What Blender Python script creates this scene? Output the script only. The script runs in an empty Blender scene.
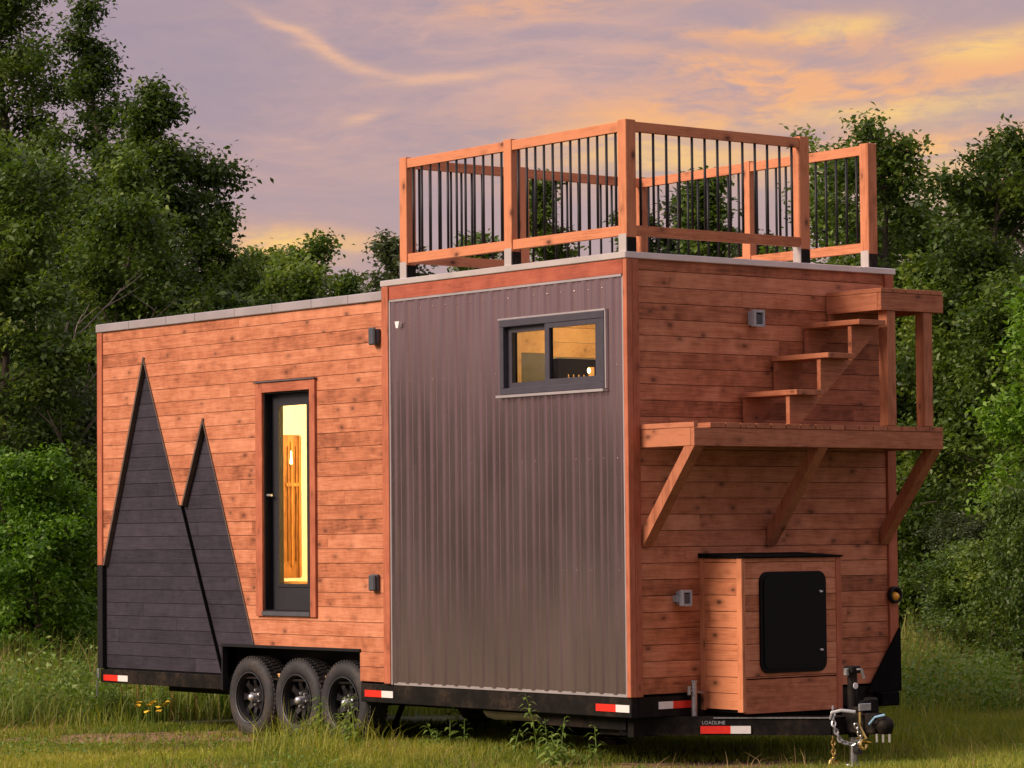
import bpy, bmesh, math, random
import numpy as np
from mathutils import Vector, Matrix
R_ = math.radians
G = 0.5                                   # trailer floor height above the ground
scene = bpy.context.scene
COL = scene.collection

# ------------------------------------------------------------------ camera
cam_d = bpy.data.cameras.new('camera'); cam = bpy.data.objects.new('camera', cam_d); COL.objects.link(cam)
scene.camera = cam
cam_d.sensor_width = 36; cam_d.lens = 3079.13/1024*36; cam_d.clip_start = .5; cam_d.clip_end = 2000
CR = Vector((.6160, .7877, -.0092)).normalized(); CF = Vector((-.7864, .6156, .0502)).normalized()
CU = CR.cross(CF).normalized(); CR = CF.cross(CU).normalized()
m = Matrix((CR, CU, -CF)).transposed().to_4x4(); m.translation = Vector((16.0706, -13.5863, 1.0746+G)); cam.matrix_world = m
scene.render.resolution_x = 1024; scene.render.resolution_y = 768
vs = scene.view_settings; vs.view_transform = 'Standard'; vs.look = 'None'; vs.exposure = 0.0; vs.gamma = 1; vs.use_curve_mapping = False

# ------------------------------------------------------------------ world
SUN_DIR = Vector((-.30, -1.0, .62)).normalized()       # towards the light
world = bpy.data.worlds.new('World'); scene.world = world; world.use_nodes = True
class NT:
    def __init__(s, nt): s.nt = nt; nt.nodes.clear()
    def n(s, t, **k):
        o = s.nt.nodes.new(t)
        for a, b in k.items(): setattr(o, a, b)
        return o
    def set(s, node, i, v):
        if hasattr(v, 'is_linked') or isinstance(v, bpy.types.NodeSocket): s.nt.links.new(v, node.inputs[i])
        elif v is not None: node.inputs[i].default_value = v
    def math(s, op, a, b=None, c=None, clamp=False):
        o = s.n('ShaderNodeMath', operation=op); o.use_clamp = clamp
        s.set(o, 0, a)
        if b is not None: s.set(o, 1, b)
        if c is not None: s.set(o, 2, c)
        return o.outputs[0]
    def vmath(s, op, a, b=None):
        o = s.n('ShaderNodeVectorMath', operation=op); s.set(o, 0, a)
        if b is not None: s.set(o, 1, b)
        return o.outputs['Value'] if op in ('DOT_PRODUCT', 'LENGTH') else o.outputs[0]
    def mix(s, f, a, b, mode='MIX'):
        o = s.n('ShaderNodeMix', data_type='RGBA', blend_type=mode); o.clamp_factor = True
        s.set(o, 0, f); s.set(o, 6, a); s.set(o, 7, b); return o.outputs[2]
    def noise(s, v, scale, detail=4, rough=.5, dist=0):
        o = s.n('ShaderNodeTexNoise'); s.set(o, 'Vector', v); o.inputs['Scale'].default_value = scale
        o.inputs['Detail'].default_value = detail; o.inputs['Roughness'].default_value = rough; o.inputs['Distortion'].default_value = dist
        return o.outputs['Fac']
    def map(s, v, scale=(1,1,1), loc=(0,0,0)):
        o = s.n('ShaderNodeMapping'); s.set(o, 0, v); s.set(o, 'Scale', scale); s.set(o, 'Location', loc); return o.outputs[0]
    def rng(s, v, a, b, c=0., d=1.):
        o = s.n('ShaderNodeMapRange'); s.set(o, 0, v); s.set(o, 1, a); s.set(o, 2, b); s.set(o, 3, c); s.set(o, 4, d)
        o.interpolation_type = 'SMOOTHSTEP'; return o.outputs[0]
    def ramp(s, f, stops):
        o = s.n('ShaderNodeValToRGB'); s.set(o, 0, f)
        e = o.color_ramp.elements
        while len(e) < len(stops): e.new(.5)
        for q, (p, c) in zip(e, stops): q.position = p; q.color = (*c, 1)
        return o.outputs[0]
W = NT(world.node_tree)
dirv = W.n('ShaderNodeTexCoord').outputs['Generated']
sky = W.n('ShaderNodeTexSky', sky_type='NISHITA'); sky.sun_disc = False
sky.sun_elevation = R_(4); sky.sun_rotation = math.atan2(SUN_DIR.x, SUN_DIR.y); sky.dust_density = 2.0
warp = W.n('ShaderNodeTexNoise'); W.set(warp, 'Vector', W.map(dirv, (9, 9, 22))); warp.inputs['Scale'].default_value = 1.0; warp.inputs['Detail'].default_value = 5
wc = W.vmath('SUBTRACT', warp.outputs['Color'], (.5, .5, .5))
sp = W.n('ShaderNodeSeparateXYZ'); W.set(sp, 0, wc)
FH = (-.7875, .6163, 0); RH = (.6163, .7875, 0)
az0 = W.math('ARCTAN2', W.vmath('DOT_PRODUCT', dirv, RH), W.vmath('DOT_PRODUCT', dirv, FH))
sz = W.n('ShaderNodeSeparateXYZ'); W.set(sz, 0, dirv)
el0 = W.math('ARCSINE', sz.outputs[2])
az = W.math('ADD', az0, W.math('MULTIPLY', sp.outputs[0], .08))
el = W.math('ADD', el0, W.math('MULTIPLY', sp.outputs[1], .016))
def cloud(px, py, rx, ry, rot=0):          # an elliptical bank of cloud at a compass bearing and elevation
    a = W.math('SUBTRACT', az, (px-512)/3079); e = W.math('SUBTRACT', el, (539-py)/3079)
    c, s_ = math.cos(R_(rot)), math.sin(R_(rot))
    u = W.math('ADD', W.math('MULTIPLY', a, c), W.math('MULTIPLY', e, s_))
    v = W.math('SUBTRACT', W.math('MULTIPLY', e, c), W.math('MULTIPLY', a, s_))
    q = W.math('ADD', W.math('POWER', W.math('ABSOLUTE', W.math('MULTIPLY', u, 3079/rx)), 2.), W.math('POWER', W.math('ABSOLUTE', W.math('MULTIPLY', v, 3079/ry)), 2.))
    return W.math('EXPONENT', W.math('MULTIPLY', q, -1.))
def addall(l):
    r = l[0]
    for x in l[1:]: r = W.math('ADD', r, x)
    return r
wob = W.noise(W.map(dirv, (20, 20, 45)), 1.0, 6, .6)
pv = W.vmath('ADD', W.map(dirv, (17, 17, 88)), W.vmath('MULTIPLY', wc, (2.2, 2.2, 5.0)))
tilt = W.n('ShaderNodeMapping'); W.set(tilt, 0, pv); tilt.inputs['Rotation'].default_value = (.10, -.06, 0)
fib = W.rng(W.noise(tilt.outputs[0], 1.0, 9, .62, .35), .38, .64)
fib2 = W.rng(W.noise(W.map(dirv, (46, 46, 210)), 1.0, 8, .66, .5), .34, .68)
fib3 = W.math('ADD', W.math('MULTIPLY', fib, .65), W.math('MULTIPLY', fib2, .45))
base = W.mix(W.rng(el0, .03, .17), (.55, .385, .375, 1), (.385, .300, .375, 1))
base = W.mix(W.rng(az0, -.12, .14, 0, .5), base, (.50, .36, .37, 1))
base = W.mix(W.math('MULTIPLY', fib3, .30), base, (.56, .385, .385, 1))
pink = addall([cloud(470, 20, 200, 40, 0), cloud(720, 110, 240, 80, 0), cloud(560, 85, 90, 30, 8), cloud(330, 150, 120, 50, 0)])
base = W.mix(W.math('MULTIPLY', W.math('MULTIPLY', pink, W.math('ADD', W.math('MULTIPLY', fib3, .7), .25)), .75, clamp=True), base, (.70, .42, .36, 1))
wisps = addall([cloud(272, 36, 70, 7, -22), cloud(362, 66, 75, 7, -11), cloud(478, 76, 78, 8, 7), cloud(388, 122, 26, 8, 14), cloud(170, 205, 30, 7, 0)])
base = W.mix(W.math('MULTIPLY', W.math('MULTIPLY', wisps, W.math('ADD', W.math('MULTIPLY', fib2, .5), .62)), .95, clamp=True), base, (.80, .47, .34, 1))
orange = addall([cloud(610, 4, 110, 15, 0), cloud(840, 38, 95, 20, 6), cloud(760, 47, 70, 7, -4), cloud(870, 92, 190, 26, 7), cloud(1005, 58, 60, 18, 6), cloud(740, 78, 75, 26, 0), cloud(930, 150, 170, 26, 0), cloud(300, 246, 62, 20, 0), cloud(640, 150, 120, 40, 0)])
of = W.math('MULTIPLY', orange, W.math('ADD', W.math('MULTIPLY', fib3, 1.35), .02), clamp=True)
base = W.mix(of, base, (.92, .46, .235, 1))
grey = addall([cloud(900, 130, 120, 8, 4), cloud(800, 62, 100, 9, -5), cloud(950, 22, 130, 12, -4), cloud(690, 150, 90, 9, 3), cloud(730, 25, 90, 9, -6)])
base = W.mix(W.math('MULTIPLY', W.math('MULTIPLY', grey, W.math('ADD', W.math('MULTIPLY', fib2, .8), .3)), .8, clamp=True), base, (.46, .335, .37, 1))
yel = addall([cloud(920, 112, 140, 13, 6), cloud(1000, 52, 60, 12, 6), cloud(955, 182, 130, 34, 0), cloud(308, 244, 46, 12, 0), cloud(848, 34, 60, 10, 6), cloud(980, 350, 120, 80, 0), cloud(640, 165, 90, 26, 0)])
base = W.mix(W.math('MULTIPLY', W.math('MULTIPLY', yel, W.math('ADD', W.math('MULTIPLY', fib3, .75), .25)), .95, clamp=True), base, (1.0, .66, .23, 1))
zen = W.rng(el0, .22, .9)
base = W.mix(zen, base, (.86, .76, .86, 1))
lp = W.mix(W.rng(el0, -.05, -.005), (.06, .07, .03, 1), base)
addn = W.n('ShaderNodeMix', data_type='RGBA', blend_type='ADD'); addn.inputs[0].default_value = 1
W.set(addn, 6, lp); W.set(addn, 7, W.mix(1.0, sky.outputs[0], (.012, .012, .012, 1), 'MULTIPLY'))
bg = W.n('ShaderNodeBackground'); W.set(bg, 0, addn.outputs[2]); bg.inputs[1].default_value = .95
wo = W.n('ShaderNodeOutputWorld'); W.nt.links.new(bg.outputs[0], wo.inputs[0])

# ------------------------------------------------------------------ sun
sd = bpy.data.lights.new('sun', 'SUN'); sd.energy = 5.0; sd.angle = R_(26); sd.color = (1.0, .80, .62)
so = bpy.data.objects.new('sun', sd); COL.objects.link(so); so.rotation_euler = (-SUN_DIR).to_track_quat('-Z', 'Y').to_euler(); so.location = (0, -10, 12)

# ------------------------------------------------------------------ helpers
def tag(o, label=None, cat=None, group=None, kind=None):
    if label: o['label'] = label
    if cat: o['category'] = cat
    if group: o['group'] = group
    if kind: o['kind'] = kind
    return o
def wloc(o):
    p = Vector((0, 0, 0))
    while o: p += o.location; o = o.parent
    return p
def obj(name, verts, faces, mat, parent=None, smooth=False, origin=None, tint=None, recalc=False):
    v = np.array(verts, float).reshape(-1, 3)
    c = Vector(origin) if origin is not None else Vector(((v[:,0].min()+v[:,0].max())/2, (v[:,1].min()+v[:,1].max())/2, v[:,2].min()))
    me = bpy.data.meshes.new(name); me.from_pydata((v-np.array(c)).tolist(), [], faces)
    mats = mat if isinstance(mat, (list, tuple)) else [mat]
    for q in mats: me.materials.append(q)
    if smooth: me.polygons.foreach_set('use_smooth', [True]*len(me.polygons))
    if tint is not None:
        a = me.attributes.new('tint', 'FLOAT', 'FACE'); a.data.foreach_set('value', tint)
    if recalc:
        bm = bmesh.new(); bm.from_mesh(me); bmesh.ops.recalc_face_normals(bm, faces=bm.faces); bm.to_mesh(me); bm.free()
    me.update()
    o = bpy.data.objects.new(name, me); COL.objects.link(o)
    if parent: o.parent = parent; o.location = c - wloc(parent)
    else: o.location = c
    return o
def empty(name, loc, label=None, cat=None, group=None, parent=None):
    o = bpy.data.objects.new(name, None); COL.objects.link(o); o.empty_display_size = .1
    if parent: o.parent = parent; o.location = Vector(loc)-wloc(parent)
    else: o.location = loc
    return tag(o, label, cat, group)
class MB:
    def __init__(s): s.v = []; s.f = []; s.t = []; s.segs = []
    def add(s, v, f, t=.5):
        s.segs.append((len(s.v), len(s.f))); b = len(s.v); s.v += [tuple(p) for p in v]; s.f += [tuple(i+b for i in q) for q in f]; s.t += [t]*len(f); return s
    def box(s, x0, x1, y0, y1, z0, z1, t=.5, bev=0.0):
        if bev > 0:
            bm = bmesh.new(); bmesh.ops.create_cube(bm, size=1)
            for q in bm.verts: q.co = Vector(((x0+x1)/2+q.co.x*(x1-x0), (y0+y1)/2+q.co.y*(y1-y0), (z0+z1)/2+q.co.z*(z1-z0)))
            bmesh.ops.bevel(bm, geom=bm.edges[:], offset=bev, segments=1, affect='EDGES')
            bm.verts.ensure_lookup_table()
            s.add([q.co[:] for q in bm.verts], [[w.index for w in fc.verts] for fc in bm.faces], t); bm.free(); return s
        v = [(x, y, z) for z in (z0, z1) for y in (y0, y1) for x in (x0, x1)]
        return s.add(v, [(0,2,3,1), (4,5,7,6), (0,1,5,4), (2,6,7,3), (0,4,6,2), (1,3,7,5)], t)
    def prism(s, poly, a, b, f, t=.5):
        """poly: list of 2D points, extruded between depths a and b through f(u, w, d)"""
        n = len(poly); v = [f(u, w, a) for u, w in poly]+[f(u, w, b) for u, w in poly]
        fc = [tuple(range(n)), tuple(range(2*n-1, n-1, -1))]+[(i, i+n, (i+1) % n+n, (i+1) % n) for i in range(n)]
        return s.add(v, fc, t)
    def tube(s, pts, r, n=10, t=.5, cap=True):
        pts = [Vector(p) for p in pts]; rs = r if isinstance(r, (list, tuple)) else [r]*len(pts)
        rings = []; prev = None
        for i, p in enumerate(pts):
            d = (pts[min(i+1, len(pts)-1)]-pts[max(i-1, 0)]).normalized()
            a = d.orthogonal().normalized() if prev is None else (prev-d*prev.dot(d)).normalized()
            prev = a; b = d.cross(a)
            rings.append([p+(a*math.cos(2*math.pi*k/n)+b*math.sin(2*math.pi*k/n))*rs[i] for k in range(n)])
        v = [q[:] for ring in rings for q in ring]; f = []
        for i in range(len(pts)-1):
            for k in range(n): f.append((i*n+k, i*n+(k+1) % n, (i+1)*n+(k+1) % n, (i+1)*n+k))
        if cap: f += [tuple(range(n))[::-1], tuple(range((len(pts)-1)*n, len(pts)*n))]
        return s.add(v, f, t)
    def lathe(s, prof, c, axis='y', n=40, t=.5):
        v = []; f = []
        for a, r in prof:
            for k in range(n):
                q = 2*math.pi*k/n; ca, sa = r*math.cos(q), r*math.sin(q)
                v.append({'y': (c[0]+ca, c[1]+a, c[2]+sa), 'x': (c[0]+a, c[1]+ca, c[2]+sa), 'z': (c[0]+ca, c[1]+sa, c[2]+a)}[axis])
        for i in range(len(prof)-1):
            for k in range(n): f.append((i*n+k, i*n+(k+1) % n, (i+1)*n+(k+1) % n, (i+1)*n+k))
        return s.add(v, f, t)
    def build(s, name, mat, parent=None, **k):
        k.setdefault('recalc', True)
        return obj(name, s.v, s.f, mat, parent, tint=s.t, **k)
def _each(s, name, mat, parent=None, **k):
    out = []
    ends = s.segs[1:]+[(len(s.v), len(s.f))]
    for (v0, f0), (v1, f1) in zip(s.segs, ends):
        q = MB(); q.v = s.v[v0:v1]; q.f = [tuple(i-v0 for i in w) for w in s.f[f0:f1]]; q.t = s.t[f0:f1]; out.append(q.build(name, mat, parent, **k))
    return out
MB.each = _each
def g(z): return z+G

# ------------------------------------------------------------------ materials
MATS = {}
def newmat(name):
    m_ = bpy.data.materials.new(name); m_.use_nodes = True; t = NT(m_.node_tree); out = t.n('ShaderNodeOutputMaterial'); b = t.n('ShaderNodeBsdfPrincipled')
    t.nt.links.new(b.outputs[0], out.inputs[0]); t.out = out; MATS[name] = m_; return m_, t, b
def bump(t, b, h, st=.3, dist=.01):
    o = t.n('ShaderNodeBump'); o.inputs['Strength'].default_value = st; o.inputs['Distance'].default_value = dist; t.set(o, 'Height', h); t.nt.links.new(o.outputs[0], b.inputs['Normal'])
def plain(name, col, rough=.5, metal=0, var=.12, spec=.5, scale=12, dust=0):
    m_, t, b = newmat(name); tc = t.n('ShaderNodeTexCoord').outputs['Object']
    n_ = t.noise(tc, scale, 5, .6)
    c = t.mix(t.rng(n_, .3, .7), tuple(x*(1-var) for x in col)+(1,), tuple(min(1, x*(1+var)) for x in col)+(1,))
    if dust:
        pw = t.n('ShaderNodeNewGeometry').outputs['Position']
        d1 = t.math('MULTIPLY', t.rng(t.noise(pw, 4., 6, .65), .42, .68), t.rng(t.noise(pw, 26., 5, .7), .3, .62))
        c = t.mix(t.math('MULTIPLY', d1, dust), c, (.14, .095, .062, 1))
    t.set(b, 'Base Color', c); b.inputs['Roughness'].default_value = rough; b.inputs['Metallic'].default_value = metal; b.inputs['Specular IOR Level'].default_value = spec
    return m_
def wood(name, c_dark, c_mid, c_light, axis, rough=.62, knots=1.0, grain=1.0, spec=.35):
    m_, t, b = newmat(name)
    pos = t.n('ShaderNodeNewGeometry').outputs['Position']
    ti = t.n('ShaderNodeAttribute', attribute_name='tint').outputs['Fac']
    off = t.n('ShaderNodeCombineXYZ'); t.set(off, 0, t.math('MULTIPLY', ti, 37.)); t.set(off, 1, t.math('MULTIPLY', ti, 91.)); t.set(off, 2, t.math('MULTIPLY', ti, 53.))
    p = t.vmath('ADD', pos, off.outputs[0])
    s_long, s_x = 1.8, 38.
    sc = {'x': (s_long, s_x, s_x), 'y': (s_x, s_long, s_x), 'z': (s_x, s_x, s_long)}[axis]
    gr = t.noise(t.map(p, sc), 1.0, 6, .62, 1.2)
    fine = t.noise(t.map(p, tuple(q*4 for q in sc)), 1.0, 4, .6)
    blot = t.noise(p, 3.4, 4, .6)
    blot2 = t.noise(p, 11., 3, .6)
    vor = t.n('ShaderNodeTexVoronoi'); ks = {'x': (5.2, 9, 9), 'y': (9, 5.2, 9), 'z': (9, 9, 5.2)}[axis]
    t.set(vor, 'Vector', t.map(p, ks)); vor.inputs['Scale'].default_value = 1.0
    kn = t.rng(vor.outputs['Distance'], .06, .19, 1., 0.)
    sel = t.n('ShaderNodeSeparateColor'); t.set(sel, 0, vor.outputs['Color'])
    kn = t.math('MULTIPLY', kn, t.rng(sel.outputs[0], .25, .35))
    # dark smudge round a knot
    hal = t.math('MULTIPLY', t.rng(vor.outputs['Distance'], .1, .42, 1., 0.), t.rng(sel.outputs[0], .25, .35))
    v = t.math('ADD', t.math('MULTIPLY', gr, .60*grain), t.math('MULTIPLY', blot, .62)); v = t.math('SUBTRACT', v, .05)
    v = t.math('ADD', v, t.math('MULTIPLY', t.math('SUBTRACT', ti, .5), .30))
    v = t.math('ADD', v, t.math('MULTIPLY', t.math('SUBTRACT', fine, .5), .55*grain))
    v = t.math('ADD', v, t.math('MULTIPLY', t.math('SUBTRACT', blot2, .5), .42))
    c = t.ramp(v, [(.25, c_dark), (.52, c_mid), (.85, c_light)])
    c = t.mix(t.math('MULTIPLY', hal, .30*knots), c, (*[x*.62 for x in c_dark], 1))
    c = t.mix(t.math('MULTIPLY', kn, .62*knots), c, (*[x*.22 for x in c_dark], 1))
    t.set(b, 'Base Color', c); b.inputs['Specular IOR Level'].default_value = spec
    t.set(b, 'Roughness', t.math('ADD', t.math('MULTIPLY', fine, .25), rough-.12))
    bump(t, b, t.math('ADD', gr, t.math('MULTIPLY', fine, .5)), .25, .004)
    return m_
CED = ((.19, .052, .020), (.43, .142, .066), (.63, .255, .140))
for a in 'xyz': wood('cedar_'+a, *CED, a)
TR = ((.19, .048, .024), (.34, .092, .044), (.47, .145, .075))
for a in 'xyz': wood('trim_'+a, *TR, a, knots=.6, grain=1.3)
DK = ((.20, .055, .022), (.41, .135, .058), (.57, .21, .10))
for a in 'xyz': wood('deckwood_'+a, *DK, a, knots=1.3, grain=1.7)
for a in 'xyz': wood('stairwood_'+a, (.15, .042, .018), (.31, .098, .044), (.44, .16, .080), a, knots=1.0, grain=1.7)
wood('redboard', (.20, .040, .022), (.34, .078, .042), (.44, .12, .065), 'x', knots=.3)
wood('charred', (.016, .013, .021), (.029, .024, .036), (.048, .040, .058), 'x', rough=.6, knots=.5, spec=.25)
wood('pine', (.42, .22, .08), (.62, .36, .15), (.72, .45, .20), 'x', knots=.8)
wood('cabinet_wood', (.07, .022, .004), (.17, .065, .013), (.34, .14, .03), 'z', knots=.6)
plain('edge_batten', (.10, .062, .045), .7, 0, .2)
plain('black_paint', (.010, .009, .011), .55, 0, .2, .2)
plain('steel_black', (.007, .006, .006), .6, 0, .25, .12, dust=.22)
plain('void_black', (.006, .006, .006), .9, 0, .2, .05)
plain('hatch_black', (.003, .003, .004), .45, 0, .1, .15)
plain('door_black', (.022, .022, .028), .4, 0, .1)
plain('window_frame', (.050, .046, .062), .38, 0, .1)
plain('flashing', (.44, .40, .42), .42, .55, .10, scale=3)
plain('flashing_bright', (.66, .60, .58), .35, .6, .08, scale=5)
plain('galv', (.42, .42, .44), .42, .9, .2, scale=40)
plain('chrome', (.75, .75, .78), .32, .8, .05)
plain('brass', (.75, .55, .22), .3, 1.0, .1)
plain('pvc', (.68, .60, .56), .4, 0, .1)
plain('grey_plastic', (.34, .35, .38), .45, 0, .08)
plain('dark_grey', (.06, .065, .08), .5, 0, .1)
plain('red_reflector', (.75, .03, .02), .3, 0, .1)
plain('white_reflector', (.72, .68, .68), .35, 0, .06)
plain('white_paint', (.75, .72, .72), .5, 0, .05)
plain('amber_lens', (.85, .38, .03), .25, 0, .1)
plain('blue_cable', (.25, .45, .65), .4, 0, .1)
plain('rubber', (.015, .0145, .019), .72, 0, .25, scale=30, dust=.35)
plain('plaster', (.76, .70, .56), .7, 0, .04)
plain('roof_membrane', (.30, .29, .30), .7, 0, .15)
plain('grey_blind', (.16, .15, .13), .8, 0, .08)
plain('baluster_black', (.016, .015, .018), .5, 0, .1, .3)
# ribbed steel cladding
m_, t, b = newmat('ribbed_steel'); tc = t.n('ShaderNodeTexCoord').outputs['Object']
n1 = t.noise(t.map(tc, (2, 2, .7)), 1.2, 5, .6); n2 = t.noise(t.map(tc, (30, 30, 1.2)), 1.0, 4, .6)
c = t.mix(t.rng(n1, .3, .7), (.41, .305, .315, 1), (.48, .36, .37, 1)); c = t.mix(t.rng(n2, .35, .7, 0, .35), c, (.33, .25, .255, 1))
t.set(b, 'Base Color', c); b.inputs['Metallic'].default_value = .90; t.set(b, 'Roughness', t.rng(n1, .3, .7, .15, .21))
# glass
m_, t, b = newmat('window_glass'); gl = t.n('ShaderNodeBsdfGlossy'); gl.inputs['Roughness'].default_value = .02; tr = t.n('ShaderNodeBsdfTransparent'); tr.inputs[0].default_value = (.93, .95, .94, 1)
fr = t.n('ShaderNodeFresnel'); fr.inputs[0].default_value = 1.45; mx = t.n('ShaderNodeMixShader'); t.set(mx, 0, t.math('MULTIPLY', fr.outputs[0], .8)); t.nt.links.new(tr.outputs[0], mx.inputs[1]); t.nt.links.new(gl.outputs[0], mx.inputs[2]); t.nt.links.new(mx.outputs[0], t.out.inputs[0])
def glow(name, col, st):
    m_, t, b = newmat(name); e = t.n('ShaderNodeEmission'); e.inputs[0].default_value = (*col, 1); e.inputs[1].default_value = st; t.nt.links.new(e.outputs[0], t.out.inputs[0])
glow('lamp_glow', (1, .72, .30), 14)
# foliage
def leafmat(name, c1, c2, c3, transl=.35, rough=.5):
    m_, t, b = newmat(name)
    ti = t.n('ShaderNodeAttribute', attribute_name='tint').outputs['Fac']
    oi = t.n('ShaderNodeObjectInfo').outputs['Random']
    f = t.math('ADD', t.math('MULTIPLY', ti, .8), t.math('MULTIPLY', oi, .25))
    c = t.ramp(f, [(.1, c1), (.5, c2), (.95, c3)])
    t.set(b, 'Base Color', c); b.inputs['Roughness'].default_value = rough; b.inputs['Specular IOR Level'].default_value = .35
    tl = t.n('ShaderNodeBsdfTranslucent'); t.set(tl, 0, t.mix(1., c, (1.25, 1.35, .5, 1), 'MULTIPLY'))
    mx = t.n('ShaderNodeMixShader'); mx.inputs[0].default_value = transl
    t.nt.links.new(b.outputs[0], mx.inputs[1]); t.nt.links.new(tl.outputs[0], mx.inputs[2]); t.nt.links.new(mx.outputs[0], t.out.inputs[0])
leafmat('leaf_dark', (.030, .056, .014), (.060, .102, .022), (.14, .19, .035))
leafmat('leaf_mid', (.042, .080, .018), (.092, .150, .028), (.20, .26, .045))
leafmat('leaf_bright', (.055, .13, .014), (.12, .24, .020), (.22, .34, .04))
leafmat('leaf_grey', (.045, .065, .035), (.085, .11, .06), (.14, .16, .085))
leafmat('grass_blade', (.085, .145, .016), (.22, .255, .030), (.40, .36, .07), .4, .6)
leafmat('tall_grass', (.075, .135, .022), (.18, .235, .042), (.38, .34, .11), .4, .6)
leafmat('dry_grass', (.16, .10, .045), (.30, .20, .085), (.46, .34, .16), .25, .7)
leafmat('weed_leaf', (.07, .14, .022), (.15, .24, .04), (.26, .34, .08), .35)
plain('yellow_petal', (.80, .50, .03), .6, 0, .2)
plain('bark', (.085, .065, .050), .85, 0, .35, scale=25)
plain('bare_wood', (.20, .165, .14), .8, 0, .3, scale=25)
M = MATS

# ------------------------------------------------------------------ ground
m_, t, b = newmat('ground_soil'); pos = t.n('ShaderNodeNewGeometry').outputs['Position']
a1 = t.noise(pos, .7, 6, .6); a2 = t.noise(pos, 9, 5, .65)
c = t.mix(t.rng(a1, .35, .65), (.040, .054, .012, 1), (.070, .080, .020, 1)); c = t.mix(t.rng(a2, .45, .75, 0, .6), c, (.075, .058, .032, 1))
t.set(b, 'Base Color', c); b.inputs['Roughness'].default_value = .95; bump(t, b, a2, .6, .04)
m_, t, b = newmat('dirt'); pos = t.n('ShaderNodeNewGeometry').outputs['Position']
a1 = t.noise(pos, 5, 6, .65); a2 = t.noise(pos, 40, 5, .65)
c = t.mix(t.rng(a1, .35, .65), (.11, .075, .030, 1), (.34, .18, .10, 1)); c = t.mix(t.rng(a2, .5, .7, 0, .8), c, (.46, .31, .21, 1))
t.set(b, 'Base Color', c); b.inputs['Roughness'].default_value = .95; bump(t, b, t.math('ADD', a1, a2), .7, .03)
S = 900
tag(obj('ground', [(-S, -S, 0), (S, -S, 0), (S, S, 0), (-S, S, 0)], [(0, 1, 2, 3)], M['ground_soil']), kind='structure')
RHv = Vector((.6163, .7875, 0)); FHv = Vector((-.7875, .6163, 0))
DIRT = [(Vector((-5.15, -.40, 0)), 1.5, .75), (Vector((.2, .7, 0)), 1.2, .35)]  # dirt track by the wheels, then a smaller brown patch below the front
rng = random.Random(4)
def dirt_sheet(c, rl, rd, seed):
    r2 = random.Random(seed); ph = [r2.uniform(0, 6.28) for _ in range(6)]; pts = []
    for k in range(72):
        a = 2*math.pi*k/72; q = 1+.10*math.sin(3*a+ph[0])+.07*math.sin(7*a+ph[1])+.05*math.sin(13*a+ph[2])+.04*math.sin(23*a+ph[3])
        pts.append(c+RHv*rl*q*math.cos(a)+FHv*rd*q*math.sin(a))
    return [(p.x, p.y, .004) for p in pts]
for i, (c, a, d_) in enumerate(DIRT): tag(obj('brown_patch', dirt_sheet(c, a, d_, 5+i), [tuple(range(72))], M['dirt']), kind='structure')
def blades(n, region, hfun, wfun, seed, lean=.35, mat='grass_blade', name='grass'):
    r = np.random.default_rng(seed); P = region(r, n); n = len(P)
    h = hfun(r, P); w = wfun(r, P, h); a = r.uniform(0, 2*np.pi, n)
    side = np.stack([np.cos(a), np.sin(a), np.zeros(n)], 1)*w[:, None]/2
    b_ = r.uniform(0, 2*np.pi, n); le = np.abs(r.normal(0, lean, n))*h
    ln = np.stack([np.cos(b_)*le, np.sin(b_)*le, np.zeros(n)], 1)
    z = np.zeros((n, 3)); z[:, 2] = h
    v = np.stack([P-side, P+side, P+side*.75+ln*.32+z*.55, P-side*.75+ln*.32+z*.55, P+ln+z*(1-.15*np.minimum(1, le/h))[:, None]], 1).reshape(-1, 3)
    me = bpy.data.meshes.new(name); me.vertices.add(5*n); me.vertices.foreach_set('co', v.ravel())
    i = np.arange(n)[:, None]*5
    loops = np.concatenate([i+np.array([0, 1, 2, 3]), i+np.array([3, 2, 4])], 1).ravel()
    me.loops.add(len(loops)); me.loops.foreach_set('vertex_index', loops)
    st = (np.arange(n)[:, None]*7+np.array([0, 4])).ravel(); me.polygons.add(2*n)
    me.polygons.foreach_set('loop_start', st)
    me.update(calc_edges=True); me.validate()
    at = me.attributes.new('tint', 'FLOAT', 'FACE'); at.data.foreach_set('value', np.repeat(np.clip(r.normal(.46, .20, n)+.20*patchy(P, 1.6, 61)+.12*patchy(P, 7., 62), 0, 1), 2))
    me.materials.append(M[mat]); o = bpy.data.objects.new(name, me); COL.objects.link(o); return o
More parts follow.
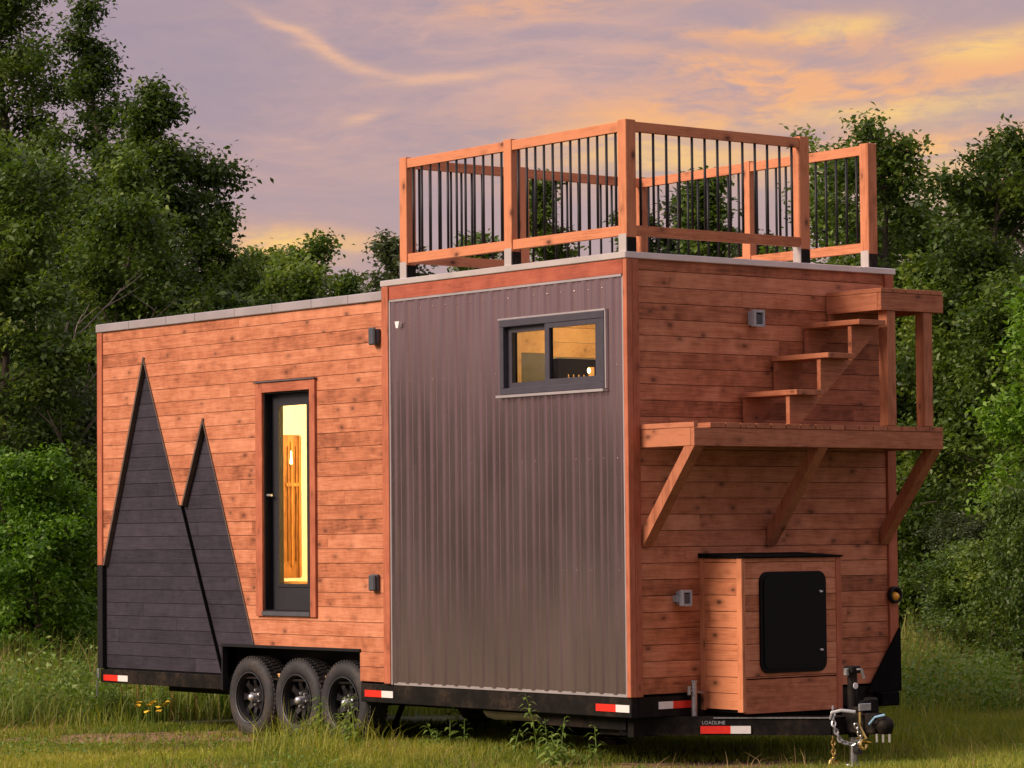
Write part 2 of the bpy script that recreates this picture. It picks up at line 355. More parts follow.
def leafcloud(P, size, seed, mat, name, parent=None, tint=None, up=.6, asp=.55, origin=None):
    r = np.random.default_rng(seed); n = len(P)
    nrm = r.normal(0, 1, (n, 3)); nrm[:, 2] = np.abs(nrm[:, 2])+up; nrm /= np.linalg.norm(nrm, axis=1)[:, None]
    d = r.normal(0, 1, (n, 3)); d[:, 2] -= .5; d -= nrm*(d*nrm).sum(1)[:, None]; d /= np.linalg.norm(d, axis=1)[:, None]
    e = np.cross(nrm, d); L = (size*r.uniform(.6, 1.35, n))[:, None]; Wd = L*asp/2
    v = np.stack([P, P+d*L*.45+e*Wd+nrm*L*.06, P+d*L-nrm*L*.08, P+d*L*.45-e*Wd+nrm*L*.06], 1).reshape(-1, 3)
    if origin is not None: v = v-np.array(origin)
    me = bpy.data.meshes.new(name); me.vertices.add(4*n); me.vertices.foreach_set('co', v.ravel())
    me.loops.add(4*n); me.loops.foreach_set('vertex_index', np.arange(4*n)); me.polygons.add(n); me.polygons.foreach_set('loop_start', np.arange(n)*4)
    me.update(calc_edges=True)
    if tint is None: tint = r.normal(.5, .2, n)
    at = me.attributes.new('tint', 'FLOAT', 'FACE'); at.data.foreach_set('value', np.clip(tint, 0, 1))
    me.materials.append(M[mat]); o = bpy.data.objects.new(name, me); COL.objects.link(o)
    if parent: o.parent = parent
    if origin is not None and not parent: o.location = origin
    return o
CAMXY = np.array([16.0706, -13.5863]); fh = np.array([-.7875, .6163]); rh = np.array([.6163, .7875])
def patchy(P, s, seed):
    r = np.random.default_rng(seed); v = np.zeros(len(P))
    for k in range(7):
        a = r.uniform(0, 6.28); f_ = s*r.uniform(.6, 2.4); v += np.sin((P[:, 0]*np.cos(a)+P[:, 1]*np.sin(a))*f_+r.uniform(0, 6.28))
    return v/3.2
def in_dirt(P, grow=1.0):
    grow = np.asarray(grow)
    m0 = np.zeros(len(P), bool)
    for c, a, d_ in DIRT:
        q = P[:, :2]-np.array([c.x, c.y]); u = q@rh/a/grow; v = q@fh/d_/grow; m0 |= (u*u+v*v) < 1
    return m0
def under(P, mg=0.): return (P[:, 0] > -7.0-mg) & (P[:, 0] < -.1+mg) & (P[:, 1] > .1-mg) & (P[:, 1] < 2.5+mg)
def region(d0, d1, margin=3.0, keep=None):
    def fn(r, n):
        d = np.sqrt(r.uniform(d0**2, d1**2, n)); half = d*.1663*1.04+margin; s = r.uniform(-1, 1, n)*half
        xy = CAMXY+fh*d[:, None]+rh*s[:, None]; P = np.concatenate([xy, np.zeros((n, 1))], 1)
        dr = in_dirt(P, 1.05+.16*patchy(P, 5., 44)[:, None][:, 0]); k = ~dr | (r.uniform(0, 1, n) < .10+.5*(patchy(P, 6., 45) > .45))
        if keep is not None: k &= keep(r, P, d, s)
        return P[k]
    return fn
tag(blades(150000, region(19.5, 26.5, 2.0, lambda r, P, d, s: ~(under(P, -.3) & (r.uniform(0, 1, len(P)) < .6))),
    lambda r, P: (.05+.04*r.random(len(P)))*(1+.45*patchy(P, 1.3, 3)).clip(.4, 2.2)*np.where(((P[:, :2]-CAMXY)@rh < -1.7), .65, 1.), lambda r, P, h: r.uniform(.005, .010, len(P)), 11, .6), 'low bright green lawn grass in front of and around the trailer', 'grass', kind='stuff')
tag(blades(26000, region(21.8, 27.0, 1.5, lambda r, P, d, s: (patchy(P, 1.9, 8) > -.1) & ~under(P) & ((s > -1.9) | (d > 26.0))),
    lambda r, P: (.10+.15*r.random(len(P))**2*1.4)*(1+.5*patchy(P, 3.3, 5)).clip(.4, 2.0), lambda r, P, h: r.uniform(.006, .011, len(P)), 12, .55), 'longer uneven green grass at the edge of the trailer shadow', 'grass', kind='stuff')
tag(blades(80000, region(25.6, 34., 2.5, lambda r, P, d, s: ~under(P, .05) & ((s < -2.2) | (s > 2.0) | (d > 27.6)) & ((s < 2.0) | (d > 27.0)) & ((s > -2.2) | (d > 25.9+.4*patchy(P, 2., 1)))),
    lambda r, P: (.16+.42*r.random(len(P))**1.5)*(1+.45*patchy(P, 2.1, 6)).clip(.35, 1.9)*(.6+.4*np.clip(((P[:, :2]-CAMXY)@fh-25.6)/2.5, 0, 1)), lambda r, P, h: r.uniform(.007, .013, len(P)), 13, .45, 'tall_grass', 'tall_grass'), 'tall unmown meadow grass behind and beside the trailer', 'grass', kind='stuff')
tag(blades(60000, region(34., 62., 2.5), lambda r, P: .35+.5*r.random(len(P)), lambda r, P, h: r.uniform(.015, .03, len(P)), 14, .3, 'tall_grass', 'tall_grass'), 'distant rough grass at the foot of the trees', 'grass', kind='stuff')
tag(blades(9000, region(20., 27.5, 1.5, lambda r, P, d, s: ~under(P) & (patchy(P, 2.6, 71) > .1)), lambda r, P: .05+.15*r.random(len(P))**2, lambda r, P, h: r.uniform(.004, .008, len(P)), 15, .9, 'dry_grass', 'dry_grass'), 'dead straw coloured stalks scattered through the lawn', 'dry grass', kind='stuff')
tag(blades(5000, region(27., 33., 1.5, lambda r, P, d, s: ((s < -2.6) | (s > 2.9)) & (patchy(P, 1.9, 72) > .2)), lambda r, P: .45+.45*r.random(len(P)), lambda r, P, h: r.uniform(.005, .010, len(P)), 16, .3, 'dry_grass', 'dry_grass'), 'pale seeding stalks rising above the tall meadow grass', 'dry grass', kind='stuff')
rq = np.random.default_rng(91); P = region(20., 26., 1.5, lambda r, P, d, s: ~under(P) & (patchy(P, 3.1, 92) > .35))(rq, 26000); P[:, 2] = rq.uniform(.01, .09, len(P))
tag(leafcloud(P, .030, 93, 'weed_leaf', 'clover'), 'small broad leaved clover patches in the lawn', 'clover', kind='stuff')
# low leafy undergrowth mixed into the meadow: one uncountable mass
r0 = np.random.default_rng(31)
P = region(26.4, 33., 2.5, lambda r, P, d, s: ~under(P, .2) & ((s < -2.4) | (s > 2.6)) & (patchy(P, 1.6, 21) > -.25))(r0, 210000)
P[:, 2] = r0.uniform(.03, 1, len(P))**.8*(.35+.25*patchy(P, 2.2, 22)).clip(.08, .8)
tag(leafcloud(P, .048, 32, 'weed_leaf', 'ground_cover'), 'leafy green undergrowth tangled through the tall grass', 'ground cover', kind='stuff')

# ------------------------------------------------------------------ tiny house
house = empty('tiny_house', (-3.55, 1.275, 0), 'cedar clad tiny house on a black triple axle trailer with a railed roof deck', 'tiny house')
BH = .112
def boards(mb, spans, z0, z1, crit, f, thick, rnd, off=0., jmin=2.4, jmax=4.9, ulim=None, bh=BH, gap=.004):
    k0 = math.floor((z0-off)/bh)
    for i in range(k0, int((z1-off)/bh)+2):
        za, zb = max(z0, off+i*bh), min(z1, off+(i+1)*bh)
        if zb-za < .008: continue
        u0, u1 = ulim; js = []; u = u0+rnd.uniform(.2, jmax)
        while u < u1-.2: js.append(u); u += rnd.uniform(jmin, jmax)
        tints = [min(1, max(0, rnd.gauss(.5, .24))) for _ in range(len(js)+1)]; ed = [u0-9]+js+[u1+9]
        bot = za+gap
        cs = [bot]+sorted(c for c in crit if bot+.001 < c < zb-.001)+[zb]
        for a, b_ in zip(cs, cs[1:]):
            A = spans(a+1e-5); B = spans(b_-1e-5)
            if len(A) != len(B): continue
            for (al, ar), (bl, br) in zip(A, B):
                for k in range(len(tints)):
                    l0, r_0 = max(al, ed[k]+.001), min(ar, ed[k+1]-.001); l1, r1 = max(bl, ed[k]+.001), min(br, ed[k+1]-.001)
                    if r_0-l0 < .001 and r1-l1 < .001: continue
                    if r_0 < l0: l0 = r_0 = (l0+r_0)/2
                    if r1 < l1: l1 = r1 = (l1+r1)/2
                    mb.prism([(l0, a), (r_0, a), (r1, b_), (l1, b_)], -thick, 0., f, tints[k])
fside = lambda u, w, d: (u, -d, g(w))
ffront = lambda u, w, d: (d, u, g(w))
# --- side wall spans: rear section with door hole, mountain holes and wheel arch
bigL = lambda z: -7.012 if z < .882 else -7.009+(z-.882)/(2.641-.882)*(-6.342+7.009)
bigR = lambda z: -5.167+(z-.016)/(2.641-.016)*(-6.342+5.167)
smR = lambda z: -4.649+(z-.246)/(2.09-.246)*(-5.408+4.649)
smL = lambda z: -5.738+(z-1.38)/(2.09-1.38)*(-5.408+5.738)
DX0, DX1, DZ0, DZ1 = -4.505, -3.835, .519, 2.257
ARX0, ARX1, ARZ = -5.106, -3.195, .225
def sub(spans, a, b):
    o = []
    for l, r in spans:
        if b <= l or a >= r: o.append((l, r)); continue
        if a > l: o.append((l, a))
        if b < r: o.append((b, r))
    return o
ZJ = 1.3795
def side_spans(z):
    s = [(-7.015, -2.845)]
    if z < 2.641:
        if z < ZJ: s = sub(s, bigL(z) if z >= .882 else -7.1, smR(z))
        else:
            s = sub(s, bigL(z), bigR(z))
            if z < 2.09: s = sub(s, smL(z), smR(z))
    if DZ0 < z < DZ1: s = sub(s, DX0, DX1)
    if z < ARZ: s = sub(s, -7.1, ARX1)
    return s
rnd = random.Random(7)
mb = MB(); boards(mb, side_spans, 0, 2.885, [.882, ZJ, 2.641, 2.09, DZ0, DZ1, ARZ], fside, .034, rnd, ulim=(-7.015, -2.845))
mb.build('siding', M['cedar_x'], house)
mb = MB(); boards(mb, lambda z: [(.095, 2.462)], 0, 2.99, [], ffront, .02, rnd, ulim=(.095, 2.462), jmin=1.8, jmax=3.6)
mb.build('siding', M['cedar_y'], house)
mb = MB(); boards(mb, lambda z: [(.095, 2.462)], 0, 2.885, [], lambda u, w, d: (-7.095-d, u, g(w)), .02, rnd, ulim=(.095, 2.462)); mb.build('siding', M['cedar_y'], house)
mb = MB(); boards(mb, lambda z: [(-7.0, -.1)], 0, 2.885, [], lambda u, w, d: (u, 2.55+d, g(w)), .02, rnd, ulim=(-7.0, -.1)); mb.build('siding', M['cedar_x'], house)
# sheathing behind the boards (solid walls with real openings)
WX0, WX1, WZ0, WZ1 = -1.372, -.232, 2.118, 2.630
mb = MB()
def wallrects(x0, x1, z0, z1, holes, y0, y1):
    zs = sorted({z0, z1}|{h[2] for h in holes}|{h[3] for h in holes})
    for a, b_ in zip(zs, zs[1:]):
        s = [(x0, x1)]
        for h in holes:
            if h[2] <= (a+b_)/2 <= h[3]: s = sub(s, h[0], h[1])
        for l, r in s: mb.box(l, r, y0, y1, g(a), g(b_))
wallrects(-7.07, -.03, -.01, 2.88, [(DX0, DX1, DZ0, DZ1), (WX0, WX1, WZ0, WZ1), (ARX0, ARX1, -.02, ARZ)], .036, .12)
mb.build('wall_core', M['void_black'], house)
mb = MB(); mb.box(-.11, -.022, .036, 2.51, g(-.01), g(2.97)); mb.build('wall_core', M['void_black'], house)
mb = MB(); mb.box(-7.07, -6.99, .122, 2.51, g(-.01), g(2.87)); mb.build('wall_core', M['void_black'], house)
mb = MB(); mb.box(-6.98, -.12, 2.44, 2.525, g(-.01), g(2.97)); mb.build('wall_core', M['void_black'], house)
# interior lining
mb = MB(); mb.box(-6.985, -.115, 2.40, 2.437, g(.02), g(2.8)); mb.box(-6.985, -6.95, .125, 2.398, g(.02), g(2.8)); mb.build('interior_wall', M['plaster'], house)
mb = MB(); mb.box(-6.985, -.115, .125, 2.438, g(2.802), g(2.86)); mb.build('ceiling', M['plaster'], house)
mb = MB(); mb.box(-5.08, -.115, .125, 2.438, g(-.01), g(.018)); mb.box(-6.985, -5.08, .125, 2.438, g(-.01), g(.018)); mb.build('floor', M['pine'], house)
mb = MB(); mb.box(-2.9, -2.84, .125, 2.398, g(.02), g(2.8)); mb.build('partition', M['plaster'], house)
mb = MB()
for k in range(7): mb.box(-2.83, -.13, 2.36, 2.39, g(2.0+k*.112), g(2.0+k*.112+.108), rnd.random())
mb.box(-2.835, -2.81, .3, 2.355, g(2.0), g(2.79), .6)
mb.build('pine_lining', M['pine'], house)
# mountain panels
mb = MB(); boards(mb, lambda z: [(bigL(z)+.0, bigR(z))], 0.0, 2.641, [.882], lambda u, w, d: (u, .028-d, g(w)), .012, rnd, ulim=(-7.02, -5.0), gap=.004)
mb.build('mountain_panel', M['charred'], house)
def sm_sp(z):
    l = bigR(z)+.012 if z < ZJ else smL(z)
    return [(l, smR(z))] if z > ARZ else [(l, min(smR(z), ARX0))]
mb = MB(); boards(mb, sm_sp, 0.0, 2.09, [ZJ, ARZ], lambda u, w, d: (u, .034-d, g(w)), .004, rnd, ulim=(-5.8, -4.5), gap=.004)
mb.build('mountain_panel', M['charred'], house)
def strip(mb, p, q, w0, y0, y1, side):      # batten lying along an edge of the mountain shape
    p, q = Vector(p), Vector(q); d = (q-p).normalized(); n_ = Vector((d.y, -d.x))*side*w0
    mb.prism([tuple(p), tuple(q), tuple(q+n_), tuple(p+n_)], y0, y1, lambda u, w, d_: (u, d_, g(w)))
mb = MB()
strip(mb, (-7.009, .882), (-6.342, 2.641), .022, -.012, .030, 1); strip(mb, (-6.342, 2.641), (-5.738, 1.3795), .012, -.012, .030, -1) if False else None
strip(mb, (-6.342, 2.641), (bigR(ZJ), ZJ), .012, -.010, .030, 1)
strip(mb, (-5.738, 1.3795), (-5.408, 2.09), .020, -.012, .030, 1); strip(mb, (-5.408, 2.09), (-4.658, .268), .012, -.010, .030, 1)
mb.each('mountain_edge', M['edge_batten'], house)
mb = MB(); strip(mb, (bigR(ZJ), ZJ), (-5.167, .016), .009, .006, .030, -1); mb.each('mountain_edge', M['void_black'], house)
# ribbed steel front part of the side
mb = MB(); x = -2.745; pts = []
x1 = -.032; per = .1508; xs = []
while x < x1-.02:
    for du, d in ((0, 0), (.011, .015), (.043, .015), (.054, 0), (.086, 0), (.091, .005), (.107, .005), (.112, 0)):
        if x+du < x1: pts.append((x+du, d))
    x += per
pts.append((x1, 0)); y0 = -.004
v = []; f_ = []
for u, d in pts: v += [(u, y0-d, g(.006)), (u, y0-d, g(2.868))]
for i in range(len(pts)-1): f_.append((2*i, 2*i+2, 2*i+3, 2*i+1))
# cut the window opening: split the sheet rows
rows = [(.006, WZ0+.01), (WZ0+.01, WZ1-.01), (WZ1-.01, 2.868)]; v = []; f_ = []
for ri, (a, b_) in enumerate(rows):
    for i in range(len(pts)-1):
        (u0, d0), (u1, d1) = pts[i], pts[i+1]
        if ri == 1:
            if u1 > WX0+.02 and u0 < WX1-.02: continue
        k = len(v); v += [(u0, y0-d0, g(a)), (u1, y0-d1, g(a)), (u1, y0-d1, g(b_)), (u0, y0-d0, g(b_))]; f_.append((k, k+1, k+2, k+3))
mb.add(v, f_)
x = -2.745+.072
while x < x1:
    for z in (.85, 1.62, 2.26, 2.80):
        if not (WX0 < x < WX1 and WZ0-.03 < z < WZ1+.03): mb.lathe([(-.006, .001), (-.005, .0045), (0, .0055)], (x, y0-.0, g(z)), 'y', 6)
    x += per
mb.build('metal_cladding', M['ribbed_steel'], house, recalc=False)
mb = MB(); mb.box(-2.748, -.030, -.010, .030, g(-.012), g(.008)); mb.box(-2.75, -.030, -.026, .03, g(2.866), g(2.882)); mb.box(-2.760, -2.744, -.022, .03, g(-.01), g(2.868)); mb.box(-.034, -.022, -.018, .03, g(-.01), g(2.868))
mb.each('cladding_edge', M['flashing'], house)
# wood trims
mb = MB(); mb.box(-2.846, -2.762, -.030, .03, g(-.005), g(2.985), .5, .003); mb.box(-7.098, -7.016, -.012, .03, g(.88), g(2.884), .6, .003); mb.box(-.020, .022, -.022, .03, g(-.012), g(2.985), .7, .003); mb.each('corner_trim', M['trim_z'], house)
mb = MB(); mb.box(-7.098, -7.016, -.012, .03, g(-.005), g(.876), .6, .003); mb.build('corner_trim', M['black_paint'], house)
mb = MB(); mb.box(-.03, .020, .032, .092, g(-.012), g(2.985), .25, .003); mb.build('corner_trim', M['trim_z'], house)
mb = MB(); mb.box(-.03, .020, 2.465, 2.552, g(-.012), g(2.985), .4, .003); mb.build('corner_trim', M['trim_z'], house)
mb = MB(); mb.box(-7.098, -7.02, 2.465, 2.552, g(-.012), g(2.884), .4, .003); mb.build('corner_trim', M['trim_z'], house)
mb = MB(); mb.box(-2.760, -.024, -.020, .03, g(2.884), g(2.985), .5, .002); mb.build('fascia', M['redboard'], house)
# roofs
mb = MB(); mb.box(-7.105, -2.850, -.022, 2.565, g(2.887), g(2.958), .5, .006)
for x in (-6.55, -5.95, -5.5, -4.9, -4.35, -3.8, -3.3): mb.box(x-.004, x+.004, -.0255, -.022, g(2.889), g(2.955))
mb.build('roof_edge', M['flashing'], house)
mb = MB(); mb.box(-2.862, .022, -.030, 2.575, g(2.988), g(3.034), .5, .005); mb.build('roof_edge', M['flashing_bright'], house)
mb = MB(); mb.box(-2.7, -.15, .12, 2.42, g(3.035), g(3.045)); mb.build('roof_deck', M['roof_membrane'], house)
# wheel arch liner
mb = MB(); mb.box(ARX0, ARX1, .33, .36, g(-.14), g(ARZ)); mb.box(ARX0, ARX1, .02, .36, g(ARZ), g(ARZ+.012)); mb.box(ARX0-.012, ARX0, .0, .36, g(-.13), g(ARZ+.012)); mb.box(ARX1, ARX1+.012, .012, .36, g(-.13), g(ARZ+.012))
mb.box(ARX0-.02, ARX1+.012, -.014, .02, g(ARZ), g(ARZ+.022)); mb.box(ARX0-.02, ARX0, -.014, 0, g(-.128), g(ARZ)); mb.build('wheel_arch', M['black_paint'], house)
# ---- door
door = MB(); door.box(-4.72, -4.40, .070, .115, g(DZ0-.05), g(DZ1+.1)); door.box(-4.40, -3.74, .070, .115, g(DZ0-.05), g(.727)); door.box(-4.40, -3.83, .070, .115, g(2.155), g(DZ1+.1)); door.box(-3.96, -3.74, .070, .115, g(.727), g(2.155))
for a, b_, c_, d_ in ((-4.415, -4.385, .71, 2.17), (-3.99, -3.96, .71, 2.17)): door.box(a, b_, .060, .069, g(c_), g(d_))
door.box(-4.385, -3.99, .060, .069, g(.71), g(.735)); door.box(-4.385, -3.99, .060, .069, g(2.147), g(2.17))
dr = door.build('door', M['door_black'], house)
mb = MB(); mb.add([(-4.39, .085, g(.72)), (-3.955, .085, g(.72)), (-3.955, .085, g(2.16)), (-4.39, .085, g(2.16))], [(0, 1, 2, 3)]); mb.build('glass', M['window_glass'], dr, recalc=False)
mb = MB(); mb.lathe([(0, .001), (0, .028), (-.012, .026), (-.014, .001)], (-4.53, .070, g(1.44)), 'y', 16); mb.tube([(-4.53, .065, g(1.44)), (-4.53, .030, g(1.44)), (-4.50, .022, g(1.44)), (-4.43, .022, g(1.438))], .010, 8)
mb.box(-4.548, -4.512, .061, .070, g(1.40), g(1.50), .5, .004); mb.build('handle', M['chrome'], dr)
mb = MB(); mb.lathe([(0, .001), (0, .026), (-.016, .022), (-.018, .001)], (-4.53, .070, g(1.305)), 'y', 16); mb.build('deadbolt', M['chrome'], dr)
mb = MB(); mb.lathe([(0, .001), (0, .014), (-.022, .014), (-.024, .001)], (-4.585, .070, g(1.305)), 'y', 12); mb.build('latch', M['chrome'], dr)
mb = MB(); mb.box(DX0-.16, DX0+.0, .034, .104, g(DZ0), g(DZ1)) if False else None
mb.box(DX0+.001, DX0+.012, .0, .069, g(DZ0+.012), g(DZ1)); mb.box(DX1-.012, DX1-.001, .0, .069, g(DZ0+.012), g(DZ1)); mb.box(DX0+.012, DX1-.012, .0, .069, g(DZ1-.012), g(DZ1-.001)); mb.box(DX0+.001, DX1-.001, -.002, .069, g(DZ0), g(DZ0+.010))
mb.build('door_frame', M['black_paint'], house)
mb = MB(); mb.box(DX0-.095, DX0-.001, -.022, .01, g(.478), g(2.335), .5, .002); mb.box(DX1+.001, DX1+.075, -.022, .01, g(.478), g(2.335), .45, .002); mb.each('door_trim', M['trim_z'], house)
mb = MB(); mb.box(DX0-.001, DX1+.001, -.021, .01, g(DZ1), g(2.335), .5, .002); mb.each('door_trim', M['trim_x'], house)
mb = MB(); mb.box(DX0-.105, DX1+.085, -.034, .01, g(2.337), g(2.347)); mb.box(DX0-.001, DX1+.001, -.03, .01, g(.485), g(DZ0-.001)); mb.each('door_flashing', M['dark_grey'], house)
# ---- window
mb = MB(); a, b_, c_, d_ = -1.388, -.214, 2.106, 2.642
mb.box(a, b_, -.034, .06, g(d_-.05), g(d_), .5, .003); mb.box(a, b_, -.034, .06, g(c_), g(c_+.045), .5, .003); mb.box(a, a+.045, -.033, .06, g(c_+.045), g(d_-.05), .5, .003); mb.box(b_-.05, b_, -.033, .06, g(c_+.045), g(d_-.05), .5, .003)
win = mb.build('window', M['window_frame'], house)
mb = MB(); mx0, mx1 = -.885, -.82      # sliding sash (left, further in) and fixed sash (right)
mb.box(a+.045, a+.09, .010, .045, g(c_+.045), g(d_-.05)); mb.box(mx0-.03, mx0+.012, .010, .045, g(c_+.045), g(d_-.05)); mb.box(a+.09, mx0-.03, .010, .045, g(c_+.045), g(c_+.085)); mb.box(a+.09, mx0-.03, .010, .045, g(d_-.09), g(d_-.05)); mb.build('sash', M['window_frame'], win)
mb = MB(); mb.box(mx0+.014, mx1, -.028, .008, g(c_+.045), g(d_-.05)); mb.box(b_-.095, b_-.05, -.028, .008, g(c_+.045), g(d_-.05)); mb.box(mx1, b_-.095, -.028, .008, g(c_+.045), g(c_+.09)); mb.box(mx1, b_-.095, -.028, .008, g(d_-.085), g(d_-.05)); mb.build('sash', M['window_frame'], win)
mb = MB(); mb.add([(a+.085, .028, g(c_+.075)), (mx0-.02, .028, g(c_+.075)), (mx0-.02, .028, g(d_-.08)), (a+.085, .028, g(d_-.08))], [(0, 1, 2, 3)]); mb.build('pane', M['window_glass'], win, recalc=False)
mb = MB(); mb.add([(mx1-.01, -.010, g(c_+.08)), (b_-.085, -.010, g(c_+.08)), (b_-.085, -.010, g(d_-.08)), (mx1-.01, -.010, g(d_-.08))], [(0, 1, 2, 3)]); mb.build('pane', M['window_glass'], win, recalc=False)
mb = MB(); mb.box(a-.02, b_+.01, -.055, .0, g(c_-.022), g(c_-.004)); mb.box(b_+.002, b_+.014, -.028, .0, g(c_), g(d_)); mb.box(a-.02, b_+.01, -.03, .0, g(d_+.002), g(d_+.014)); mb.each('window_flashing', M['flashing'], win)
# things seen through the glass
mb = MB(); mb.box(-1.93, -1.91, .13, 2.39, g(2.0), g(2.79)); mb.build('loft_wall', M['plaster'], house)
mb = MB(); mb.box(-1.905, -1.88, .552, .83, g(2.0), g(2.455)); mb.build('loft_panel', M['grey_blind'], house)
mb = MB(); mb.box(-1.905, -1.87, .50, .548, g(2.0), g(2.78), .8); mb.box(-1.905, -1.885, .552, .84, g(2.458), g(2.78), .7)
for k in range(3): mb.box(-1.905, -1.885, .845, 2.0, g(2.435+k*.112), g(2.435+k*.112+.109), rnd.random())
mb.each('loft_board', M['pine'], house)
mb = MB(); mb.box(-1.905, -1.80, .845, 1.9, g(2.0), g(2.42)); mb.build('loft_cabinet', M['void_black'], house)
mb = MB()
for k in range(4): mb.box(-1.798, -1.79, .93+k*.05, .938+k*.05, g(2.26), g(2.30))
mb.box(-1.798, -1.785, 1.13, 1.18, g(2.02), g(2.36)); mb.each('cabinet_trim', M['pine'], house)
mb = MB(); mb.lathe([(-.02, .001), (-.015, .008), (0, .013), (.015, .008), (.02, .001)], (-1.74, 1.09, g(2.33)), 'z', 12); mb.build('bulb', M['lamp_glow'], house)
mb = MB(); mb.box(-6.92, -6.32, 1.36, 1.575, g(.75), g(2.0), .3); mb.box(-6.318, -6.300, 1.47, 1.488, g(.85), g(1.94), .95); mb.box(-6.318, -6.302, 1.520, 1.528, g(.9), g(1.90), .1); mb.box(-6.318, -6.302, 1.435, 1.448, g(.9), g(1.90), .0); mb.box(-6.318, -6.298, 1.550, 1.574, g(.76), g(1.99), .9); mb.box(-6.318, -6.303, 1.42, 1.549, g(1.55), g(1.58), .9); mb.build('wardrobe', M['cabinet_wood'], house)
mb = MB(); mb.box(-6.5, -5.9, 1.5, 1.9, g(.64), g(.72), .6); mb.build('shelf', M['pine'], house)
mb = MB(); mb.lathe([(-.06, .001), (-.05, .012), (0, .007), (.05, .005), (.06, .001)], (-6.28, 1.455, g(1.80)), 'z', 14); mb.build('bulb', M['lamp_glow'], house)
def lamp(name, loc, e, col, r=.12):
    l = bpy.data.lights.new(name, 'POINT'); l.energy = e; l.color = col; l.shadow_soft_size = r; o = bpy.data.objects.new(name, l); COL.objects.link(o); o.parent = house; o.location = Vector(loc)-wloc(house)
lamp('ceiling_lamp', (-5.0, 1.3, g(2.45)), 300, (1, .74, .36)); lamp('wall_lamp', (-5.5, .7, g(1.5)), 60, (1, .62, .2)); lamp('loft_lamp', (-1.15, 1.0, g(2.55)), 20, (1, .68, .34), .06)
# ---- fixtures on the side
mb = MB(); mb.box(-2.985, -2.895, -.035, 0, g(2.56), g(2.675), .5, .006); mb.box(-2.975, -2.90, -.065, -.035, g(2.552), g(2.685), .5, .010); mb.build('wall_light', M['dark_grey'], house)
mb = MB(); mb.box(-3.015, -2.925, -.03, 0, g(.69), g(.815), .5, .006); mb.box(-3.01, -2.93, -.055, -.03, g(.69), g(.812), .5, .010); mb.build('outlet_box', M['dark_grey'], house)
mb = MB(); mb.box(-2.635, -2.60, -.035, -.015, g(2.668), g(2.705), .5, .004); mb.prism([(-2.645, 2.712), (-2.59, 2.712), (-2.605, 2.662), (-2.63, 2.662)], -.05, -.035, lambda u, w, d: (u, d, g(w))); mb.build('vent_hood', M['white_paint'], house)
# fixtures on the front
def facebox(y0, y1, z0, z1):
    mb = MB(); mb.box(.0, .045, y0+.01, y1-.01, g(z0+.01), g(z1-.01), .5, .004); e = .018
    mb.box(.045, .085, y0, y0+e, g(z0), g(z1), .5, .003); mb.box(.045, .085, y1-e, y1, g(z0), g(z1), .5, .003); mb.box(.045, .084, y0+e, y1-e, g(z1-e), g(z1)); mb.box(.045, .084, y0+e, y1-e, g(z0), g(z0+e))
    return mb
o = facebox(1.105, 1.205, 2.553, 2.672).build('outdoor_light', M['grey_plastic'], house); mb = MB(); mb.box(.046, .075, 1.13, 1.18, g(2.575), g(2.645), .5, .004); mb.build('lens', M['dark_grey'], o)
o = facebox(.400, .490, .600, .712).build('outlet_box', M['grey_plastic'], house); mb = MB(); mb.box(.046, .078, .425, .465, g(.62), g(.685), .5, .004); mb.build('cover', M['dark_grey'], o)
mb = MB(); mb.box(0, .05, .385, .404, g(.63), g(.675)); mb.build('conduit', M['grey_plastic'], house)
# ---- reflectors
def reflector(p, q, zc, off, h=.05, flip=False):
    p, q = Vector(p), Vector(q); mid = p.lerp(q, .6 if not flip else .4); n_ = Vector(off)
    for a, b2, mt in ((p, mid, 'red_reflector' if not flip else 'white_reflector'), (mid, q, 'white_reflector' if not flip else 'red_reflector')):
        z = [zc-h/2, zc+h/2]; v = [(a.x, a.y, g(z[0])), (b2.x, b2.y, g(z[0])), (b2.x, b2.y, g(z[1])), (a.x, a.y, g(z[1]))]
        v = v+[(x+n_.x, y+n_.y, zz) for x, y, zz in v]
        MB().add(v, [(0,1,2,3), (7,6,5,4), (0,4,5,1), (1,5,6,2), (2,6,7,3), (3,7,4,0)]).build('reflector', M[mt], house)
reflector((-7.0, -.006), (-6.60, -.006), -.082, (0, -.006)); reflector((-3.12, -.006), (-2.757, -.006), -.086, (0, -.006)); reflector((-.367, -.006), (-.01, -.006), -.090, (0, -.006))
reflector((.008, .235), (.008, .557), -.075, (.006, 0), flip=True)
# ---- trailer frame
mb = MB()
mb.box(-7.06, ARX0-.013, -.004, .06, g(-.125), g(-.012), .5, .004); mb.box(ARX1+.013, .004, -.004, .06, g(-.152), g(-.012), .5, .004)
mb.box(-.06, .006, .06, 2.49, g(-.15), g(-.014)); mb.box(-7.06, ARX0, 2.49, 2.55, g(-.125), g(-.014)); mb.box(ARX1, .004, 2.49, 2.55, g(-.15), g(-.014)); mb.box(-7.06, -7.0, .06, 2.49, g(-.125), g(-.014))
mb.box(-7.0, -.06, .06, 2.49, g(-.03), g(-.014))
fr_ = mb.build('trailer_frame', M['steel_black'], house)
mb = MB()
for y in (.40, 2.08): mb.box(-6.6, -.1, y, y+.07, g(-.20), g(-.031))
for x in (-6.4, -5.8, -5.2, -2.9, -2.3, -1.7, -1.1, -.5): mb.box(x, x+.05, .47, 2.08, g(-.13), g(-.032))
mb.box(-1.15, -.18, .10, .16, g(-.245), g(-.153)); mb.box(-.16, -.10, .1, 2.45, g(-.29), g(-.152))
mb.box(-.55, -.1, .17, .23, g(-.29), g(-.155))
mb.each('crossmember', M['steel_black'], house)
